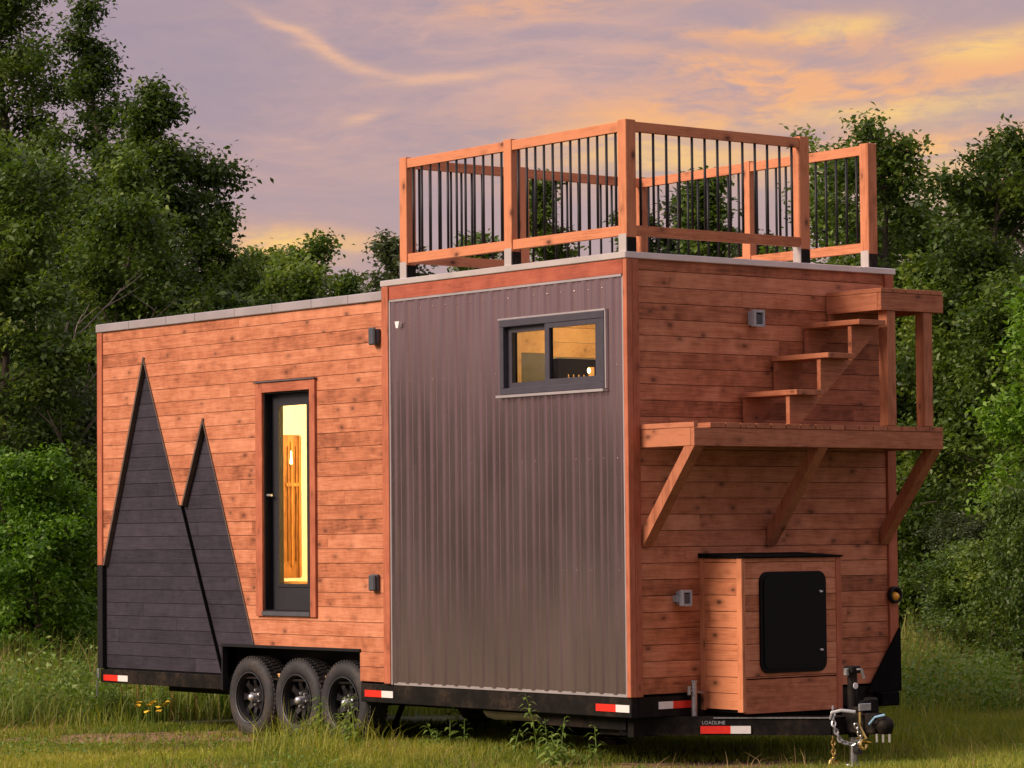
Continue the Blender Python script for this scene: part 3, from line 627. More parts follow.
mb = MB(); mb.box(-2.25, -1.2, .85, 1.95, g(-.38), g(-.135), .5, .03); mb.build('water_tank', M['void_black'], house)
mb = MB(); mb.box(-.95, -.35, .5, 1.0, g(-.3), g(-.135), .5, .02); mb.build('battery_box', M['void_black'], house)
mb = MB(); mb.tube([(-2.44, .62, g(-.15)), (-2.43, .62, g(-.20)), (-2.39, .62, g(-.235)), (-2.32, .62, g(-.248)), (-1.3, .62, g(-.232))], .034, 14); mb.build('drain_pipe', M['pvc'], house)
for x in (-4.785, -4.115, -3.475):
    mb = MB(); mb.tube([(x, .2, g(-.178)), (x, 2.35, g(-.178))], .035, 12); mb.box(x-.30, x+.30, .42, .48, g(-.15), g(-.12), .5, .01); mb.build('axle', M['steel_black'], house)
def stab(x, y, dx):
    mb = MB(); p = Vector((x, y, g(-.15))); q = Vector((x+dx, y, .14)); mb.tube([p, q], .022, 6); mb.box(q.x-.07, q.x+.07, y-.05, y+.05, .10, .135); mb.build('stabilizer_jack', M['steel_black'], house)
stab(-3.30, .5, -.14); stab(-.92, .6, -.14); stab(-.70, .62, -.22); stab(-6.3, 2.1, -.2)
# A-frame tongue
def beam(mb, p, q, w, z0, z1):
    p, q = Vector(p), Vector(q); d = (q-p).normalized(); n_ = Vector((-d.y, d.x))*w
    mb.prism([tuple(p), tuple(q), tuple(q+n_), tuple(p+n_)], g(z0), g(z1), lambda u, w_, d_: (u, w_, d_))
mb = MB(); A0, A1 = (-.25, .10), (.80, 1.10)
beam(mb, A0, A1, .055, -.283, -.155); beam(mb, (A0[0]-.001, 2.54-A0[1]), (.80, 2.54-1.10), -.055, -.283, -.155)
mb.box(.66, .82, 1.11, 1.43, g(-.282), g(-.16))
tong = mb.build('tongue', M['steel_black'], house)
mb = MB(); p = Vector(A0); q = Vector(A1); d = (q-p).normalized(); n_ = Vector((d.y, -d.x))*.004
mb.prism([tuple(p+n_+d*.65), tuple(q+n_), tuple(q+n_*2.5), tuple(p+n_*2.5+d*.65)], g(-.168), g(-.160), lambda u, w_, d_: (u, w_, d_)); mb.build('tongue_edge', M['galv'], house)
s0 = p+d*.56+n_; s1 = p+d*.905+n_
reflector(tuple(s0), tuple(s1), -.245, tuple(n_*1.5), h=.052)
# maker's name in small white letters on the arm
tcu = bpy.data.curves.new('maker_name', 'FONT'); tcu.body = 'LOADLINE'; tcu.size = .034; tcu.extrude = .001; tcu.space_character = 1.0
to = bpy.data.objects.new('maker_name_tmp', tcu); COL.objects.link(to); dg = bpy.context.evaluated_depsgraph_get(); me = bpy.data.meshes.new_from_object(to.evaluated_get(dg)); bpy.data.objects.remove(to); me.name = 'maker_name'
me.materials.clear(); me.materials.append(M['grey_plastic']); lo = bpy.data.objects.new('maker_name', me); COL.objects.link(lo); lo.parent = house
tp = p+d*.57+n_*1.5; lo.rotation_euler = (math.pi/2, 0, math.atan2(d.y, d.x)); lo.location = Vector((tp.x, tp.y, g(-.208)))-wloc(house)
# propane cabinet on the tongue side of the house
XB = .435; YB0, YB1 = .628, 1.572
mb = MB(); mb.box(.0, XB-.03, YB0+.03, YB1-.03, g(-.13), g(.93)); cab = mb.build('storage_cabinet', M['void_black'], house)
mb = MB(); boards(mb, lambda z: [(.045, XB-.055)], -.12, .925, [], lambda u, w, d: (u, YB0+.006-d, g(w)), .02, rnd, ulim=(.04, XB-.05), jmin=3, jmax=4); mb.build('siding', M['deckwood_x'], cab)
mb = MB(); boards(mb, lambda z: [(YB0+.03, YB1-.05)], .10, .925, [], lambda u, w, d: (XB-.006+d, u, g(w)), .02, rnd, ulim=(YB0, YB1), jmin=.7, jmax=1.5)
mb.box(XB-.026, XB-.006, YB0+.03, YB1-.05, g(-.135), g(.095), .35); mb.build('siding', M['cedar_y'], cab)
mb = MB(); mb.box(.0, .044, YB0, YB0+.02, g(-.12), g(.928), .8, .002); mb.box(XB-.054, XB, YB0, YB0+.02, g(-.125), g(.928), .75, .002); mb.box(XB-.02, XB-.0005, YB0+.021, YB0+.032, g(-.125), g(.928), .5); mb.build('corner_trim', M['deckwood_z'], cab)
mb = MB(); mb.box(XB-.026, XB, YB1-.049, YB1, g(-.135), g(.928), .5, .002); mb.box(0, XB-.026, YB1-.02, YB1, g(-.135), g(.928), .5, .002); mb.build('corner_trim', M['trim_z'], cab)
mb = MB(); v = [(-.0, YB0-.01, g(.962)), (0, YB1+.01, g(.962)), (XB+.012, YB1+.01, g(.940)), (XB+.012, YB0-.01, g(.940)), (0, YB0-.01, g(.93)), (0, YB1+.01, g(.93)), (XB+.012, YB1+.01, g(.928)), (XB+.012, YB0-.01, g(.928))]
mb.add(v, [(0,1,2,3), (7,6,5,4), (0,3,7,4), (1,5,6,2), (3,2,6,7), (0,4,5,1)]); mb.build('cabinet_roof', M['void_black'], cab)
def rrect(a, b_, c_, d_, r, n=6):
    o = []
    for cx, cz, s in ((b_-r, c_+r, -90), (b_-r, d_-r, 0), (a+r, d_-r, 90), (a+r, c_+r, 180)):
        for k in range(n+1): q = R_(s+90*k/n); o.append((cx+r*math.cos(q), cz+r*math.sin(q)))
    return o
mb = MB(); mb.prism(rrect(.792, 1.412, .136, .832, .07), XB-.006, XB+.012, lambda u, w, d: (d, u, g(w))); hf = mb.build('hatch', M['hatch_black'], cab)
mb = MB(); mb.prism(rrect(.818, 1.386, .162, .806, .055), XB+.0125, XB+.020, lambda u, w, d: (d, u, g(w))); mb.build('hatch_panel', M['hatch_black'], cab)
for z in (.69, .285):
    mb = MB(); mb.lathe([(0, .001), (0, .009), (.010, .008), (.011, .001)], (XB+.020, 1.345, g(z)), 'x', 12); mb.box(XB+.02, XB+.026, 1.350, 1.368, g(z-.005), g(z+.005)); mb.build('hatch_latch', M['chrome'], cab)
# black gusset and amber marker light at the far front corner
mb = MB(); mb.prism([(2.545, .40), (2.205, -.06), (2.545, -.06)], .021, .045, lambda u, w, d: (d, u, g(w))); mb.build('corner_gusset', M['void_black'], house)
mb = MB(); mb.box(.02, .10, 2.29, 2.47, g(-.16), g(-.061), .5, .006); mb.box(.0, .03, 2.20, 2.545, g(-.03-.03), g(.0)) if False else None; mb.build('gusset_foot', M['void_black'], house)
mb = MB(); mb.lathe([(0, .03), (0, .062), (.035, .06), (.035, .045), (.01, .04), (0, .03)], (.022, 2.497, g(.64)), 'x', 24); mk = mb.build('marker_light', M['black_paint'], house, smooth=True)
mb = MB(); mb.lathe([(0, .034), (.02, .032), (.036, .022), (.042, .001)], (.025, 2.50, g(.628)), 'x', 18); mb.build('lens', M['amber_lens'], mk, smooth=True)
# galvanised stand pipe by the cabinet
mb = MB(); mb.tube([(.06, .515, g(-.28)), (.06, .515, g(.08))], .022, 12); mb.tube([(.06, .46, g(.02)), (.06, .60, g(.0))], .010, 8); mb.tube([(.06, .47, g(-.01)), (.06, .47, g(.05))], .013, 8); mb.lathe([(0, .001), (0, .03), (.008, .03), (.008, .001)], (.06, .515, g(.08)), 'z', 14); mb.build('stand_pipe', M['galv'], house)
# hook bracket at rear corner
mb = MB(); mb.box(-7.115, -7.075, -.012, .0, g(-.10), g(-.01), .5, .003); mb.tube([(-7.09, -.02, g(-.09)), (-7.09, -.02, g(-.24)), (-7.13, -.02, g(-.255))], .007, 6); mb.build('rear_bracket', M['galv'], house)
# ---- coupler, jack, chains
CY = 1.27
mb = MB(); mb.tube([(.84, CY, g(-.30)), (.84, CY, g(.16))], .034, 16); mb.box(.79, .89, CY-.055, CY+.055, g(-.17), g(-.12), .5, .005); mb.box(.795, .885, CY-.045, CY+.045, g(.135), g(.185), .5, .008)
jk = mb.build('tongue_jack', M['steel_black'], house)
mb = MB(); mb.tube([(.84, CY, .02), (.84, CY, g(-.29))], .025, 14); mb.lathe([(0, .001), (0, .08), (.015, .075), (.018, .001)], (.84, CY, .005), 'z', 20); mb.build('jack_leg', M['galv'], jk)
mb = MB(); mb.box(.83, .86, CY-.075, CY-.045, g(.12), g(.17), .5, .004); mb.tube([(.885, CY, g(.16)), (.93, CY, g(.165)), (.935, CY+.02, g(.10))], .009, 8); mb.build('jack_crank', M['galv'], jk)
mb = MB(); mb.lathe([(0, .001), (0, .022), (.004, .022), (.005, .001)], (.875, CY-.005, g(.05)), 'x', 16); mb.build('jack_label', M['white_paint'], jk)
mb = MB(); mb.tube([(.86, CY, g(-.385)), (.90, CY+.01, g(-.385))], .032, 12); mb.build('jack_knob', M['rubber'], jk)
mb = MB(); mb.box(.82, 1.10, CY-.06, CY+.06, g(-.27), g(-.13), .5, .012); mb.tube([(.95, CY, g(-.30)), (.95, CY, g(-.05))], .03, 12); mb.box(.86, .98, CY-.05, CY+.05, g(-.13), g(-.09), .5, .01)
mb.box(.9, .97, CY+.03, CY+.13, g(-.14), g(-.03), .5, .015)
cp = mb.build('coupler', M['steel_black'], house)
mb = MB(); mb.lathe([(-.06, .001), (-.055, .045), (0, .062), (.04, .05), (.06, .02), (.062, .001)], (1.15, CY, g(-.21)), 'z', 20); mb.tube([(1.02, CY, g(-.20)), (1.15, CY, g(-.21))], .05, 12); mb.build('coupler_socket', M['steel_black'], cp, smooth=True)
mb = MB(); mb.box(.985, 1.0, CY-.09, CY+.02, g(-.115), g(-.065), .5, .003); mb.build('coupler_plate', M['galv'], cp)
mb = MB(); mb.tube([(1.08, CY-.08, g(-.20)), (1.14, CY-.085, g(-.15)), (1.19, CY-.05, g(-.135)), (1.14, CY, g(-.14))], .008, 8); mb.build('breakaway_cable', M['blue_cable'], cp)
mb = MB()
for k in range(3): mb.tube([(1.12+k*.04, CY-.05+k*.02, g(-.265)), (1.12+k*.04, CY-.05+k*.02, g(-.32))], .008, 6)
mb.each('coupler_bolt', M['chrome'], cp)
def chain(pts, mat, name='safety_chain', r=.007, L=.042):
    mb = MB(); ps = [Vector(p_) for p_ in pts]; seg = []
    for a, b2 in zip(ps, ps[1:]):
        n = max(1, round((b2-a).length/(L*.72)))
        for k in range(n): seg.append((a.lerp(b2, (k+.5)/n), (b2-a).normalized()))
    for i, (c0, d0) in enumerate(seg):
        s0 = d0.orthogonal().normalized(); s0 = s0 if i % 2 else d0.cross(s0)
        loop = [c0+d0*math.cos(q)*L/2+s0*math.sin(q)*L*.30 for q in [2*math.pi*k/10 for k in range(11)]]
        mb.tube(loop, r, 5, cap=False)
    return mb.build(name, mat, house)
chain([(.80, 1.12, g(-.09)), (.83, 1.10, g(-.22)), (.87, 1.12, g(-.32)), (.93, 1.17, g(-.345)), (1.0, 1.2, g(-.31)), (1.0, 1.14, g(-.2))], M['galv'])
chain([(.80, 1.12, g(-.29)), (.80, 1.12, g(-.44))], M['brass'])
mb = MB(); hk = [(.80+.0, 1.12+.035*math.cos(q), g(-.475)+.035*math.sin(q)) for q in [R_(90+k*30) for k in range(11)]]; mb.tube(hk, .012, 8); mb.build('chain_hook', M['brass'], house)
mb = MB(); hk = [(1.03, 1.18+.03*math.cos(q), g(-.34)+.03*math.sin(q)) for q in [R_(60+k*30) for k in range(11)]]; mb.tube(hk, .010, 8); mb.build('chain_hook', M['brass'], house)
mb = MB(); mb.tube([(.80, 1.10, g(-.17)), (.84, 1.08, g(-.125)), (.90, 1.10, g(-.11)), (.98, 1.16, g(-.12))], .012, 8); mb.build('wiring_loom', M['grey_plastic'], house)
mb = MB(); mb.tube([(1.0, 1.18, g(-.12)), (1.0, 1.18, g(-.22)), (1.04, 1.2, g(-.30))], .010, 8); mb.build('wiring_loom', M['brass'], house)
# ---- wheels
WR = .325
def copy_tree(o, parent):
    c = o.copy(); COL.objects.link(c); c.parent = parent
    for ch in list(o.children): copy_tree(ch, c)
    return c
wc0 = Vector((-4.785, .03, g(-.178)))
mb = MB(); prof = [(.03, .195), (.012, .205), (.0, .235), (-.004, .27), (.008, .300), (.024, .316), (.05, .324), (.11, .326), (.17, .324), (.196, .316), (.212, .300), (.222, .27), (.218, .235), (.205, .205), (.19, .195)]
mb.lathe(prof, tuple(wc0), 'y', 64)
for k in range(56):
    q = 2*math.pi*k/56; 
    for row, (ya, yb) in enumerate(((.030, .075), (.085, .135), (.145, .195))):
        qq = q+row*.05; c_, s_ = math.cos(qq), math.sin(qq); tx, tz = -s_, c_
        vv = []
        for yy in (ya, yb):
            for dt in (-.011, .011):
                for rr in (.318, .3315): vv.append((wc0.x+c_*rr+tx*dt, wc0.y+yy, wc0.z+s_*rr+tz*dt))
        mb.add(vv, [(0,1,3,2), (4,6,7,5), (0,4,5,1), (2,3,7,6), (1,5,7,3)])
wheel = mb.build('wheel', M['rubber'], house, origin=wc0, smooth=False)
for pl in wheel.data.polygons: pl.use_smooth = len(pl.vertices) == 4 and pl.index < 14*64
mb = MB(); mb.lathe([(.004, .196), (.0, .204), (.012, .200), (.016, .188), (.05, .176), (.10, .172), (.19, .180)], tuple(wc0), 'y', 48); mb.lathe([(.075, .035), (.075, .085), (.085, .10)], tuple(wc0), 'y', 32); mb.lathe([(.098, .001), (.098, .176)], tuple(wc0), 'y', 32)
for k in range(8):
    q = 2*math.pi*k/8; c_, s_ = math.cos(q), math.sin(q); vv = []
    for rr, hw, yy in ((.08, .026, .070), (.125, .020, .055), (.176, .034, .062)):
        for dt in (-hw, hw): vv.append((wc0.x+c_*rr-s_*dt, wc0.y+yy, wc0.z+s_*rr+c_*dt))
        for dt in (-hw, hw): vv.append((wc0.x+c_*rr-s_*dt, wc0.y+yy+.02, wc0.z+s_*rr+c_*dt))
    mb.add(vv, [(0,1,5,4), (4,5,9,8), (0,4,6,2), (1,3,7,5), (4,8,10,6), (5,7,11,9)])
rim = mb.build('rim', M['black_paint'], wheel, origin=wc0)
mb = MB(); mb.lathe([(.0, .001), (.002, .022), (.03, .030), (.076, .034)], tuple(wc0), 'y', 20); mb.build('hub_cap', M['chrome'], wheel, smooth=True)
mb = MB(); mb.lathe([(.0015, .1985), (-.001, .2035), (.002, .2055)], tuple(wc0), 'y', 48); mb.build('rim_lip', M['dark_grey'], wheel)
mb = MB()
for k in range(6):
    q = 2*math.pi*(k+.5)/6; mb.lathe([(.052, .001), (.052, .009), (.072, .011)], (wc0.x+.058*math.cos(q), wc0.y, wc0.z+.058*math.sin(q)), 'y', 6)
mb.each('lug_nut', M['chrome'], wheel)
for i, x in enumerate((-4.785, -4.115, -3.475)):
    for side in (0, 1):
        if i == 0 and side == 0: continue
        w = copy_tree(wheel, house); w.location = Vector((x, .03 if not side else 2.52, g(-.178)))-wloc(house)
        w.rotation_euler = (0, R_(25*i+11), 0) if not side else (0, R_(20*i), math.pi)
# ---- roof railing
ZP0, ZP1 = 3.135, 3.950
def make_post(par, x, y, zt=ZP1):
    mb = MB(); mb.box(x-.045, x+.045, y-.045, y+.045, g(ZP0), g(zt), rnd.random(), .003); o = mb.build('rail_post', M['deckwood_z'], par)
    mb = MB(); mb.box(x-.040, x+.040, y-.048, y-.040, g(3.034), g(3.160)); mb.build('post_bracket', M['flashing_bright'], par)
    mb = MB(); mb.box(x-.040, x+.046, y-.0395, y+.040, g(3.034), g(ZP0-.002)); mb.build('post_bracket', M['steel_black'], par)
def railing(posts, axis, n_bal):
    """posts: (x, y) list of consecutive post centres"""
    mb = MB(); bals = []
    for (xa, ya), (xb, yb), n in zip(posts, posts[1:], n_bal):
        t1, t2 = rnd.random(), rnd.random()
        if axis == 'x':
            l, r = min(xa, xb)+.046, max(xa, xb)-.046
            mb.box(l, r, ya-.038, ya+.0, g(3.868), g(3.938), t1, .002); mb.box(l, r, ya-.036, ya+.002, g(3.150), g(3.220), t2, .002)
            bals += [(l+(k+.5)*(r-l)/n, ya-.019) for k in range(n)]
        else:
            l, r = min(ya, yb)+.046, max(ya, yb)-.046
            mb.box(xa-.0, xa+.038, l, r, g(3.868), g(3.938), t1, .002); mb.box(xa-.002, xa+.036, l, r, g(3.150), g(3.220), t2, .002)
            bals += [(xa+.019, l+(k+.5)*(r-l)/n) for k in range(n)]
    o = empty('railing', (posts[0][0], posts[0][1], g(3.04)), parent=house); mb.each('rail', M['deckwood_'+axis], o)
    b0 = None
    for x, y in bals:
        if b0 is None:
            q = MB(); q.tube([(x, y, g(3.20)), (x, y, g(3.885))], .0095, 10); b0 = q.build('baluster', M['baluster_black'], o, smooth=True); bz = b0.location.z
        else:
            c_ = b0.copy(); COL.objects.link(c_); c_.parent = o; c_.location = Vector((x, y, 0))-wloc(o); c_.location.z = bz
    return o
PX, PY0, PY1, PXR = -.045, .05, 2.37, -2.605
r1 = railing([(PXR, PY0), (-1.325, PY0), (PX, PY0)], 'x', [11, 12])
for x in (PXR, -1.325, PX): make_post(r1, x, PY0)
r2 = railing([(PX, PY0), (PX, 1.69)], 'y', [13]); make_post(r2, PX, 1.69)
r3 = railing([(PXR, PY1), (-1.33, PY1), (PX, PY1)], 'x', [10, 11])
for x in (PXR, -1.33, PX): make_post(r3, x, PY1)
r4 = railing([(PXR, PY0), (PXR, 1.14), (PXR, PY1)], 'y', [10, 10]); make_post(r4, PXR, 1.14)
# ---- stairs and landings on the front wall
XP = .569
mb = MB(); nb = 17; y = .096
bw = (2.477-.096)/nb
mb.box(.022, XP+.004, .090, .128, g(1.813), g(1.848), .9, .002)
for k in range(1, nb): mb.box(.022, XP+.004, .096+k*bw+.004, .096+(k+1)*bw-.004, g(1.812), g(1.846), rnd.random()*.5, .002)
land = mb.build('landing', M['stairwood_x'], house)
mb = MB(); mb.box(XP-.038, XP, .096, 2.477, g(1.688), g(1.810), .15, .002); mb.build('rim_joist', M['stairwood_y'], land)
mb = MB(); mb.box(.022, XP-.040, .096, .134, g(1.689), g(1.810), .8, .002); mb.build('rim_joist', M['stairwood_x'], land)
mb = MB(); mb.box(.022, XP-.040, 2.439, 2.477, g(1.689), g(1.810), .3, .002)
for y in (.7, 1.25, 1.85): mb.box(.022, XP-.040, y, y+.038, g(1.700), g(1.809), .3)
mb.box(.021, .058, .136, 2.437, g(1.69), g(1.809)) if False else None
mb.each('joist', M['stairwood_x'], land)
for y in (.098, 1.252, 2.375):
    mb = MB(); mb.prism([(.022, 1.01), (.022, 1.135), (XP-.105, 1.687), (XP-.003, 1.687)], y, y+.085, lambda u, w, d: (u, d, g(w)), rnd.random()); mb.build('brace', M['stairwood_z'], land)
mb = MB(); bw = .62/5
for k in range(5): mb.box(.022, XP+.012, 1.860+k*bw+.002, 1.860+(k+1)*bw-.003, g(2.795), g(2.825), .2+rnd.random()*.4, .002)
up = mb.build('landing', M['stairwood_x'], house)
mb = MB(); mb.box(XP-.030, XP+.008, 1.863, 2.49, g(2.668), g(2.793), .2, .002); mb.build('rim_joist', M['stairwood_y'], up)
mb = MB(); mb.box(.022, XP-.032, 1.863, 1.901, g(2.669), g(2.793), .5, .002); mb.box(.022, XP-.032, 2.452, 2.49, g(2.669), g(2.793), .3, .002); mb.each('rim_joist', M['stairwood_x'], up)
for y in (1.93, 2.30):
    mb = MB(); mb.box(XP-.090, XP-.003, y, y+.085, g(1.849), g(2.667), rnd.random(), .003); mb.build('post', M['stairwood_z'], up)
st = MB()
for yv, z in ((1.014, 2.068), (1.318, 2.332), (1.622, 2.575)): st.box(.022, .600, yv, yv+.262, g(z-.018), g(z+.018), rnd.random(), .002)
stair = empty('staircase', (.3, 1.4, g(1.85)), parent=house); st.each('tread', M['stairwood_x'], stair)
prof = [(1.035, 1.849), (1.12, 1.849), (2.03, 2.666), (1.905, 2.666), (1.905, 2.552) , (1.64, 2.552), (1.64, 2.309), (1.335, 2.309), (1.335, 2.045), (1.035, 2.045)]
prof = [(1.035, 1.849), (1.13, 1.849), (1.927, 2.552), (1.64, 2.552), (1.64, 2.309), (1.335, 2.309), (1.335, 2.045), (1.035, 2.045)]
for xa, tt in ((.023, .3), (.468, .35)):
    mb = MB(); mb.prism(prof, xa, xa+.036, lambda u, w, d: (d, u, g(w)), tt); mb.build('stringer', M['stairwood_y'], stair)
mb = MB(); mb.box(.03, .06, 1.870, 1.9, g(2.595), g(2.667)); mb.build('cleat', M['stairwood_z'], stair)

# ------------------------------------------------------------------ trees
def tree_geo(seed, H, Rr, env, nl, nleaf, size, base=.10, droop=.25, extra=(), sig=.16, up=(15, 55), nsub=7):
    r = np.random.default_rng(seed); mb = MB()
    k = 9; tz = np.linspace(0, 1, k); off = np.cumsum(r.normal(0, .018*H, (k, 2)), 0)*tz[:, None]
    tp = [(off[i, 0], off[i, 1], tz[i]*H*.985) for i in range(k)]; tr_ = [max(.012, .016*H*(1-.88*q)) for q in tz]
    mb.tube(tp, tr_, 7, cap=False)
    tpa = np.array(tp)
    def at(t_): return np.array([np.interp(t_, tz, tpa[:, j]) for j in range(3)])
    et, er = zip(*env); pts = []; wts = []
    limbs = [(base+(1-base)*((i+.5)/nl)**.9, i*2.39996+r.uniform(-.4, .4), None) for i in range(nl)]+list(extra)
    for t_, a, ln in limbs:
        L = (np.interp(t_, et, er)*Rr*r.uniform(.5, 1.28)) if ln is None else ln
        if L < .12: L = .12
        e = R_(r.uniform(*up))*(.55+.6*t_); p0 = at(min(t_*.985, 1)); dv = np.array([math.cos(a)*math.cos(e), math.sin(a)*math.cos(e), math.sin(e)])
        n = 6; q = []; p_ = p0.copy(); dd = dv.copy()
        for j in range(n):
            q.append(p_.copy()); dd = dd+r.normal(0, .12, 3)+np.array([0, 0, -droop*j/n*.5]); dd /= np.linalg.norm(dd); p_ = p_+dd*L/(n-1)
        rr = np.linspace(.012+.012*L, .004, n).tolist(); mb.tube([tuple(x) for x in q], rr, 5, cap=False)
        q = np.array(q)
        for j in range(nsub):
            s = r.uniform(.25, 1.0); c0 = np.array([np.interp(s, np.linspace(0, 1, n), q[:, m2]) for m2 in range(3)])
            sl = L*r.uniform(.18, .42)*(1.15-.5*s)+.10; sd_ = dd*.5+r.normal(0, .7, 3)+np.array([0, 0, .15]); sd_ /= np.linalg.norm(sd_)
            c1 = c0+sd_*sl-np.array([0, 0, droop*sl*.4])
            if j < 4: mb.tube([tuple(c0), tuple((c0+c1)/2+r.normal(0, .02, 3)), tuple(c1)], [.007, .005, .003], 3, cap=False)
            pts.append((c0, c1)); wts.append(sl+.15)
    wts = np.array(wts); wts = wts*r.uniform(.5, 1.5, len(wts)); cnt = np.maximum(4, (wts/wts.sum()*nleaf).astype(int)); out = []; tin = []
    for (c0, c1), c_ in zip(pts, cnt):
        s = r.uniform(.05, 1.12, c_)[:, None]; out.append(c0+(c1-c0)*s+r.normal(0, 1, (c_, 3))*sig*np.array([1, 1, .7])); tin.append(np.clip(r.normal(r.normal(.46, .20), .14, c_), 0, 1))
    P = np.concatenate(out); T = np.concatenate(tin); ok = P[:, 2] > .05
    return mb, P[ok], T[ok]
def tree(name, loc, H, Rr, env, nl, nleaf, size, mat, label, cat='tree', group=None, seed=1, bark='bark', **k):
    root = empty(name, loc, label, cat, group)
    nleaf = int(nleaf*1.55); size = size*.80; k.setdefault('sig', .14); k['sig'] *= .74; k.setdefault('nsub', 9)
    mb, P, T = tree_geo(seed, H, Rr, env, nl, nleaf, size, **k)
    o = obj('trunk', mb.v, mb.f, M[bark], None, smooth=True, origin=(0, 0, 0)); o.parent = root; o.location = (0, 0, 0)
    c = leafcloud(P, size, seed+100, mat, 'crown', tint=T); c.parent = root
    return root
def retree(src, loc, rz, s, label, group=None):
    r = src.copy(); COL.objects.link(r); r.location = loc; r.rotation_euler = (0, 0, rz); r.scale = (s[0], s[0], s[1]); r['label'] = label
    if group: r['group'] = group
    for ch in src.children: c = ch.copy(); COL.objects.link(c); c.parent = r
    return r
RA = math.atan2(.7875, .6163)          # compass bearing of the right-hand side
OV = [(0, .25), (.12, .75), (.3, 1.0), (.55, .9), (.8, .55), (1, .12)]
COL_ = [(0, .5), (.1, .8), (.3, 1.0), (.6, .85), (.85, .5), (1, .1)]
SP = [(0, .3), (.2, .9), (.4, 1), (.7, .6), (1, .08)]
FLAT = [(0, .6), (.25, 1), (.6, .9), (.85, .8), (1, .45)]
DOME = [(0, .7), (.2, 1), (.5, 1), (.8, .8), (1, .35)]
GL = 'trees along the field edge left of the trailer'
t1 = tree('deciduous_tree', (-22.9, 8.0, 0), 10.3, 1.35, FLAT, 40, 30000, .105, 'leaf_dark', 'tallest dark tree at the far left, its top running out of the picture', group=GL, seed=3, base=.25, sig=.17)
t1b = tree('deciduous_tree', (-21.4, 8.5, 0), 9.1, .75, FLAT, 30, 14000, .10, 'leaf_dark', 'narrow dark spire of a tree rising just right of the tallest tree', group=GL, seed=5, base=.3, sig=.15)
t2 = tree('deciduous_tree', (-15.69, 5.78, 0), 7.2, 1.28, OV, 34, 34000, .095, 'leaf_dark', 'broad tree left of centre with one branch reaching right against the sky', group=GL, seed=8, extra=((.80, RA+.1, 1.15), (.74, RA-.2, 1.05), (.86, RA+.4, .75)), base=.08)
t3 = tree('deciduous_tree', (-13.3, 2.4, 0), 5.75, 1.35, DOME, 32, 32000, .090, 'leaf_mid', 'round green tree at the left edge in front of the tall dark trees', group=GL, seed=12, base=.08)
t4 = tree('deciduous_tree', (-17.22, 7.24, 0), 5.75, .85, DOME, 28, 26000, .095, 'leaf_dark', 'lower dark tree above the left roof edge, right of the branch-reaching tree', group=GL, seed=15, base=.08, extra=((.55, RA, .85), (.42, RA, 1.0)))
t5 = tree('deciduous_tree', (-14.6, 4.3, 0), 5.55, 1.2, DOME, 30, 26000, .09, 'leaf_mid', 'yellow green tree filling the gap between the round tree and the trailer roof', group=GL, seed=18, base=.06)
retree(t3, (-18.2, 4.9, 0), 2.1, (1.15, 1.16), 'shaded tree half hidden behind the round green tree on the left', GL)
retree(t5, (-15.76, 6.67, 0), 1.3, (.78, .84), 'leafy tree whose crown just clears the left roof edge', GL)
retree(t4, (-15.9, 2.2, 0), 4.0, (1.1, 1.0), 'dark tree low at the left picture edge behind the bushes', GL)
retree(t5, (-19.5, 7.4, 0), 3.6, (1.1, 1.12), 'dark tree filling in behind the branch-reaching tree', GL)
GB = 'distant trees behind the trailer'
f1 = tree('deciduous_tree', (-32.2, 18.9, 0), 7.05, 1.5, DOME, 30, 18000, .14, 'leaf_mid', 'first distant tree right of the left wood, under the small orange cloud', group=GB, seed=21, sig=.2)
f2 = tree('deciduous_tree', (-27.9, 18.2, 0), 6.95, 1.3, OV, 24, 12000, .14, 'leaf_grey', 'pale open crowned tree directly left of the roof deck', group=GB, seed=24, sig=.2)
f3 = tree('poplar_tree', (-24.4, 19.2, 0), 7.9, .95, SP, 30, 14000, .12, 'leaf_mid', 'slim pointed tree seen through the left side of the roof railing', group=GB, seed=27, sig=.14, base=.15)
retree(f1, (-28.5, 16.7, 0), 2.0, (.95, .90), 'second distant tree left of the roof deck, lowest of its row', GB)
retree(f3, (-29.9, 18.5, 0), 1.0, (.9, .83), 'thin topped distant tree in the middle of the gap left of the roof deck', GB)
retree(f1, (-30.6, 17.4, 0), 4.2, (1.0, .93), 'bushy distant tree beside the thin topped one', GB)
retree(f1, (-27.8, 19.8, 0), 5.0, (1.0, .95), 'low distant tree behind the left bay of the roof railing', GB)
retree(f3, (-22.4, 18.5, 0), 3.0, (1.15, .90), 'distant tree behind the near corner post of the roof railing', GB)
retree(f2, (-21.7, 19.4, 0), 2.2, (1.1, 1.06), 'loose crowned distant tree behind the front bay of the railing', GB)
retree(f3, (-19.6, 18.2, 0), .7, (1.2, .93), 'pointed distant tree behind the middle of the front railing', GB)
retree(f2, (-17.9, 17.3, 0), .7, (.95, .88), 'rounded distant tree behind the gate post of the railing', GB)
GR = 'trees along the field edge right of the trailer'
q1 = tree('deciduous_tree', (-14.2, 15.95, 0), 6.75, 1.2, FLAT, 26, 8500, .115, 'leaf_mid', 'open crowned tree behind the far corner post of the roof deck', group=GR, seed=33, sig=.16, extra=((.9, RA+2.9, .9), (.8, RA+3.3, 1.0)))
q2 = tree('deciduous_tree', (-10.95, 13.6, 0), 6.65, 1.05, FLAT, 32, 12500, .105, 'leaf_mid', 'tall tree just right of the roof deck with a ragged see-through top', group=GR, seed=36, sig=.15, base=.06, extra=((.9, RA+3.1, .8), (.88, RA+2.7, .7), (.93, RA, .6)))
q3 = tree('deciduous_tree', (-8.28, 12.65, 0), 6.25, 1.05, FLAT, 32, 20000, .10, 'leaf_dark', 'tall dark tree at the right picture edge beyond the gap of sky', group=GR, seed=39, sig=.15, base=.06)
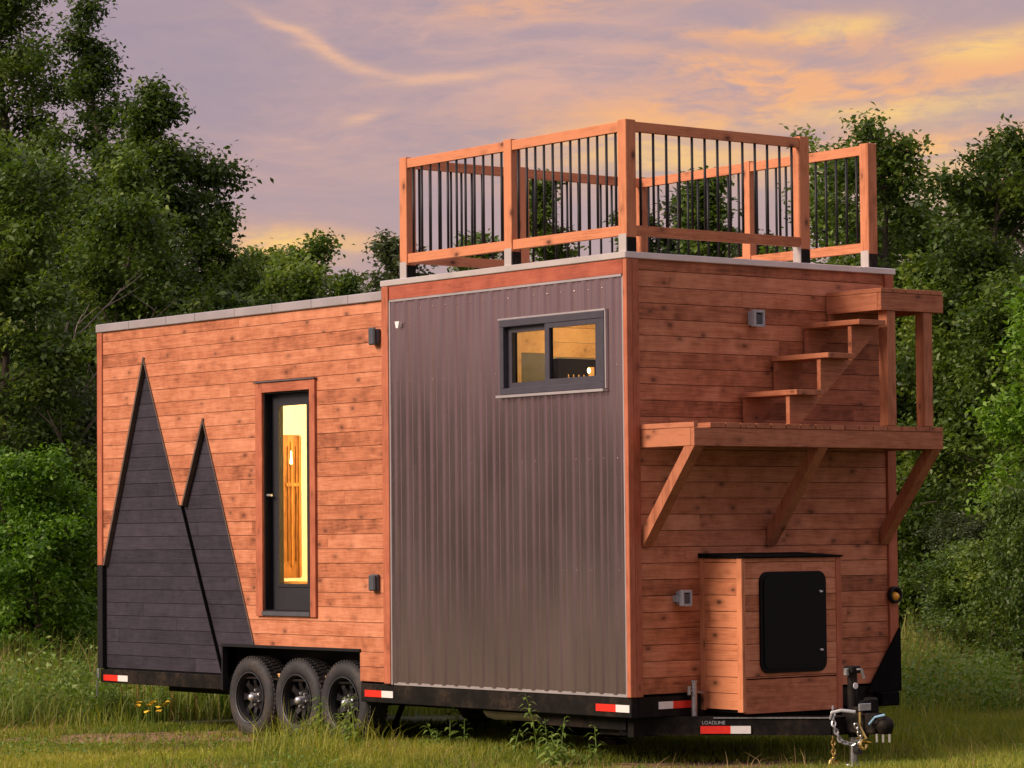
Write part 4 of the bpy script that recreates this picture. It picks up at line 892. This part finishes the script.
retree(q2, (-10.78, 14.65, 0), 2.4, (.9, .80), 'tree standing in the gap of sky between the ragged topped tree and the right edge', GR)
retree(q3, (-9.2, 14.23, 0), 2.0, (1.1, 1.02), 'tall tree mostly outside the right picture edge', GR)
q4 = tree('deciduous_tree', (-9.3, 13.0, 0), 4.9, 1.2, DOME, 30, 26000, .095, 'leaf_mid', 'lower tree filling the dip below the gap of sky on the right', group=GR, seed=42, base=.05)
retree(q4, (-11.4, 12.9, 0), 2.0, (1.0, .95), 'green tree right beside the upper stair landing', GR)
retree(q4, (-7.3, 11.9, 0), 3.9, (1.0, .90), 'dark tree at the right edge below the tall dark tree', GR)
retree(q3, (-12.0, 15.5, 0), 1.0, (1.25, .97), 'tree set back between the ragged topped tree and the open crowned tree', GR)
retree(q2, (-9.6, 15.6, 0), 4.0, (1.1, .80), 'tree set far back behind the gap of sky on the right', GR)
tree('leafy_sapling', (-3.95, 8.75, 0), 4.0, .85, [(0, .3), (.4, .8), (.7, 1), (1, .3)], 22, 9000, .085, 'leaf_bright', 'pale leafy sapling cut off by the right picture edge', seed=45, base=.3, droop=.6, sig=.12)
# bushes
BU = [(0, .8), (.3, 1), (.7, .85), (1, .4)]
b1 = tree('bush', (-11.3, 1.75, 0), 2.15, 1.05, BU, 30, 26000, .07, 'leaf_bright', 'bright green rounded bush at the lower left beside the trailer', 'bush', seed=51, base=.04, sig=.11)
b2 = tree('bush', (-13.7, 3.5, 0), 3.15, 1.1, BU, 28, 20000, .065, 'leaf_grey', 'grey green bush standing behind the bright bush on the left', 'bush', seed=54, base=.04, sig=.12)
retree(b1, (-12.6, .9, 0), 2.0, (1.0, .98), 'bright green bush cut off by the left picture edge', None)
retree(b2, (-14.6, 2.6, 0), 2.0, (1.0, .92), 'grey green bush at the far left behind the bright one', None)
retree(b1, (-12.6, 3.2, 0), 4.4, (.9, .75), 'low green bush tucked against the rear corner of the trailer', None)
b3 = tree('bush', (-4.35, 8.75, 0), 1.55, .85, BU, 28, 20000, .06, 'leaf_mid', 'rounded green bush at the lower right picture edge', 'bush', seed=57, base=.03, sig=.10)
retree(b3, (-3.6, 8.1, 0), 1.7, (.8, 1.15), 'taller pale bush cut off by the right picture edge', None)
retree(b2, (-7.6, 11.4, 0), 1.7, (.75, .55), 'greyish bush between the trailer front and the right hand bush', None)
retree(b3, (-6.1, 9.9, 0), 3.0, (1.0, .80), 'small green bush behind the rounded one on the right', None)
# bare dead tree
root = empty('dead_tree', (-13.6, 2.95, 0), 'small bare grey dead tree with forking branches left of the trailer roof', 'tree')
rb = random.Random(9); mb = MB()
def branch(p, d, L, r, depth):
    pts = [p]; q = p.copy(); dd = d.copy()
    for _ in range(4): dd = (dd+Vector((rb.gauss(0, .12), rb.gauss(0, .12), .05))).normalized(); q = q+dd*L/4; pts.append(q)
    mb.tube(pts, [r*(1-.14*i) for i in range(5)], 5, cap=False)
    if depth < 3:
        for _ in range(3 if depth else 6):
            s = rb.uniform(.35, 1) if depth else rb.uniform(.45, 1); k = min(3, int(s*4)); b0 = pts[k].lerp(pts[k+1], s*4-k)
            nd = (dd+Vector((rb.gauss(0, .75), rb.gauss(0, .75), rb.uniform(-.2, .5)))).normalized(); branch(b0, nd, L*rb.uniform(.42, .62), r*.5, depth+1)
branch(Vector((0, 0, 0)), Vector((0, 0, 1)), 3.0, .05, 0)
o = obj('trunk', mb.v, mb.f, M['bare_wood'], None, smooth=True, origin=(0, 0, 0)); o.parent = root
# far woodland closing the view between the trunks
r0 = np.random.default_rng(77); n = 90000; s = r0.uniform(-13, 13, n); d = r0.uniform(60, 64, n)
xy = CAMXY+fh*d[:, None]+rh*s[:, None]; top = 4.2+.7*np.sin(s*1.3)+.5*np.sin(s*3.1+1)+.3*np.sin(s*7+2)
P = np.concatenate([xy, (r0.uniform(0, 1, n)**.8*top)[:, None]], 1); o = leafcloud(P, .30, 78, 'leaf_dark', 'woodland'); tag(o, 'dense far wood seen dark between and below the nearer trees', 'woodland', kind='stuff')
n = 70000; ph = r0.uniform(R_(190), R_(252), n); rr_ = r0.uniform(62, 68, n); top = 5.6+1.0*np.sin(ph*19)+.7*np.sin(ph*43+1)  # unseen wood added behind the camera for a dark band in cladding reflections
P = np.stack([-1.4+np.cos(ph)*rr_, np.sin(ph)*rr_, r0.uniform(0, 1, n)*top], 1); tag(leafcloud(P, .8, 79, 'leaf_dark', 'woodland'), 'unseen wood added across the field to darken the reflection in the steel cladding', 'woodland', kind='stuff')
# understorey on the right and left: near-ground foliage masses
for i, (s0, s1, d0, d1, hh, mt, lab) in enumerate(((2.6, 9, 38, 43, 3.4, 'leaf_dark', 'dark understorey filling below the right hand trees'), (-9.5, -2.4, 36, 41, 3.6, 'leaf_dark', 'dark understorey filling below the left hand trees'))):
    n = 60000; s = r0.uniform(s0, s1, n); d = r0.uniform(d0, d1, n); xy = CAMXY+fh*d[:, None]+rh*s[:, None]
    top = hh*(1+.2*np.sin(s*2.1+i)+.12*np.sin(s*5.3)+.1*np.sin(d*3)); P = np.concatenate([xy, (r0.uniform(0, 1, n)*top)[:, None]], 1)
    tag(leafcloud(P, .13, 80+i, mt, 'understorey'), lab, 'undergrowth', kind='stuff')

# ------------------------------------------------------------------ weeds and flowers
def weed(loc, h, nlv, label, seed, lean=(0, 0), L=.13, stems=3):
    r = random.Random(seed); root = empty('weed', loc, label, 'weed', 'leafy weeds growing around the trailer'); st_ = MB(); lf = MB()
    for s in range(stems):
        hh = h*(1 if s == 0 else r.uniform(.4, .75)); bx, by = r.gauss(0, .05), r.gauss(0, .05); lx, ly = lean[0]+r.gauss(0, .12)*hh, lean[1]+r.gauss(0, .12)*hh
        P = [Vector((loc[0]+bx+lx*q*q, loc[1]+by+ly*q*q, hh*q)) for q in (0, .25, .5, .75, 1)]
        st_.tube(P, [.006, .005, .0045, .0035, .002], 5, cap=False)
        n = int(nlv*hh/h)
        for k in range(n):
            q = .12+.88*k/n; i_ = min(3, int(q*4)); b0 = P[i_].lerp(P[i_+1], q*4-i_); a = k*2.4+r.uniform(-.3, .3); l_ = L*r.uniform(.7, 1.2)*(1.1-.55*q); e = r.uniform(.1, .7)
            d_ = Vector((math.cos(a)*math.cos(e), math.sin(a)*math.cos(e), math.sin(e))); s_ = Vector((-math.sin(a), math.cos(a), 0))*l_*.13
            m1 = b0+d_*l_*.5; tip = b0+d_*l_-Vector((0, 0, l_*.45)); lf.add([b0[:], (m1+s_)[:], tip[:], (m1-s_)[:]], [(0, 1, 2, 3)], r.uniform(.2, .95))
    st_.build('stem', M['weed_leaf'], root, recalc=False); lf.build('foliage', M['weed_leaf'], root, recalc=False)
weed((-3.55, -.25, 0), .40, 34, 'bushy weed in front of the middle wheel', 1, (.05, 0), .15, 6)
weed((-3.05, -.2, 0), .42, 30, 'arching weed in front of the third wheel', 2, (-.12, 0), .15, 5)
weed((-2.35, .15, 0), .34, 24, 'upright leafy weed under the left end of the metal cladding', 3)
weed((-2.05, .1, 0), .26, 14, 'small thin weed just right of the upright one', 4, stems=1)
weed((-.75, -.12, 0), .50, 34, 'tallest weed, standing under the metal cladding with a leafy spike', 5, L=.12, stems=4)
weed((-.45, -.25, 0), .24, 22, 'low spreading weed right of the tallest one', 6, stems=5, L=.16)
weed((-.42, .02, 0), .28, 16, 'grey stalked weed near the front corner of the trailer', 7, stems=2)
weed((-1.35, -.1, 0), .22, 16, 'small weed between the drain pipe and the tallest weed', 8)
for i, (s, d, h, lab) in enumerate(((-4.5, 27.2, .62, 'tall bushy weed nearest the left picture edge'), (-3.9, 27.6, .72, 'tall weed between the left edge and the trailer rear'), (-3.55, 27.0, .50, 'weed in the tall grass by the rear corner bracket'), (-4.2, 26.5, .42, 'shorter weed at the front of the left hand grass'), (-3.1, 27.2, .40, 'weed behind the red and white rear reflector'), (-2.6, 27.6, .36, 'weed beneath the dark mountain panel'), (4.3, 27.5, .5, 'weed in the grass at the lower right'), (3.9, 28.6, .6, 'weed behind the hitch on the right'))):
    c = CAMXY+fh*d+rh*s; weed((float(c[0]), float(c[1]), 0), h, 90, lab, 20+i, (0, 0), .07, 8)
def flowers(loc, n, sx, label, seed, z0=.16, z1=.25):
    r = random.Random(seed); root = empty('wildflower_clump', loc, label, 'wildflowers'); st_ = MB(); hd = MB()
    for k in range(n):
        q = Vector(loc)+RHv*r.gauss(0, sx)+FHv*r.gauss(0, .12); z = r.uniform(z0, z1); st_.tube([q, q+Vector((0, 0, z))], .003, 4, cap=False)
        c = q+Vector((0, 0, z)); n_ = 6; ring = [c+Vector((math.cos(2*math.pi*j/n_)*.03, math.sin(2*math.pi*j/n_)*.03, r.uniform(-.012, .012))) for j in range(n_)]
        hd.add([(c+Vector((0, 0, .010)))[:], (c-Vector((0, 0, .012)))[:]]+[x[:] for x in ring], [(0, 2+j, 2+(j+1) % n_) for j in range(n_)]+[(1, 2+(j+1) % n_, 2+j) for j in range(n_)])
    st_.build('stem', M['weed_leaf'], root, recalc=False); hd.build('blossom', M['yellow_petal'], root, recalc=False)
c = CAMXY+fh*25.75+rh*-2.99; flowers((float(c[0]), float(c[1]), 0), 10, .09, 'clump of yellow wildflowers under the dark mountain panel', 3)
c = CAMXY+fh*22.0+rh*2.45; flowers((float(c[0]), float(c[1]), 0), 9, .02, 'few tiny yellow flowers in the lawn at the lower right', 5, .10, .14)
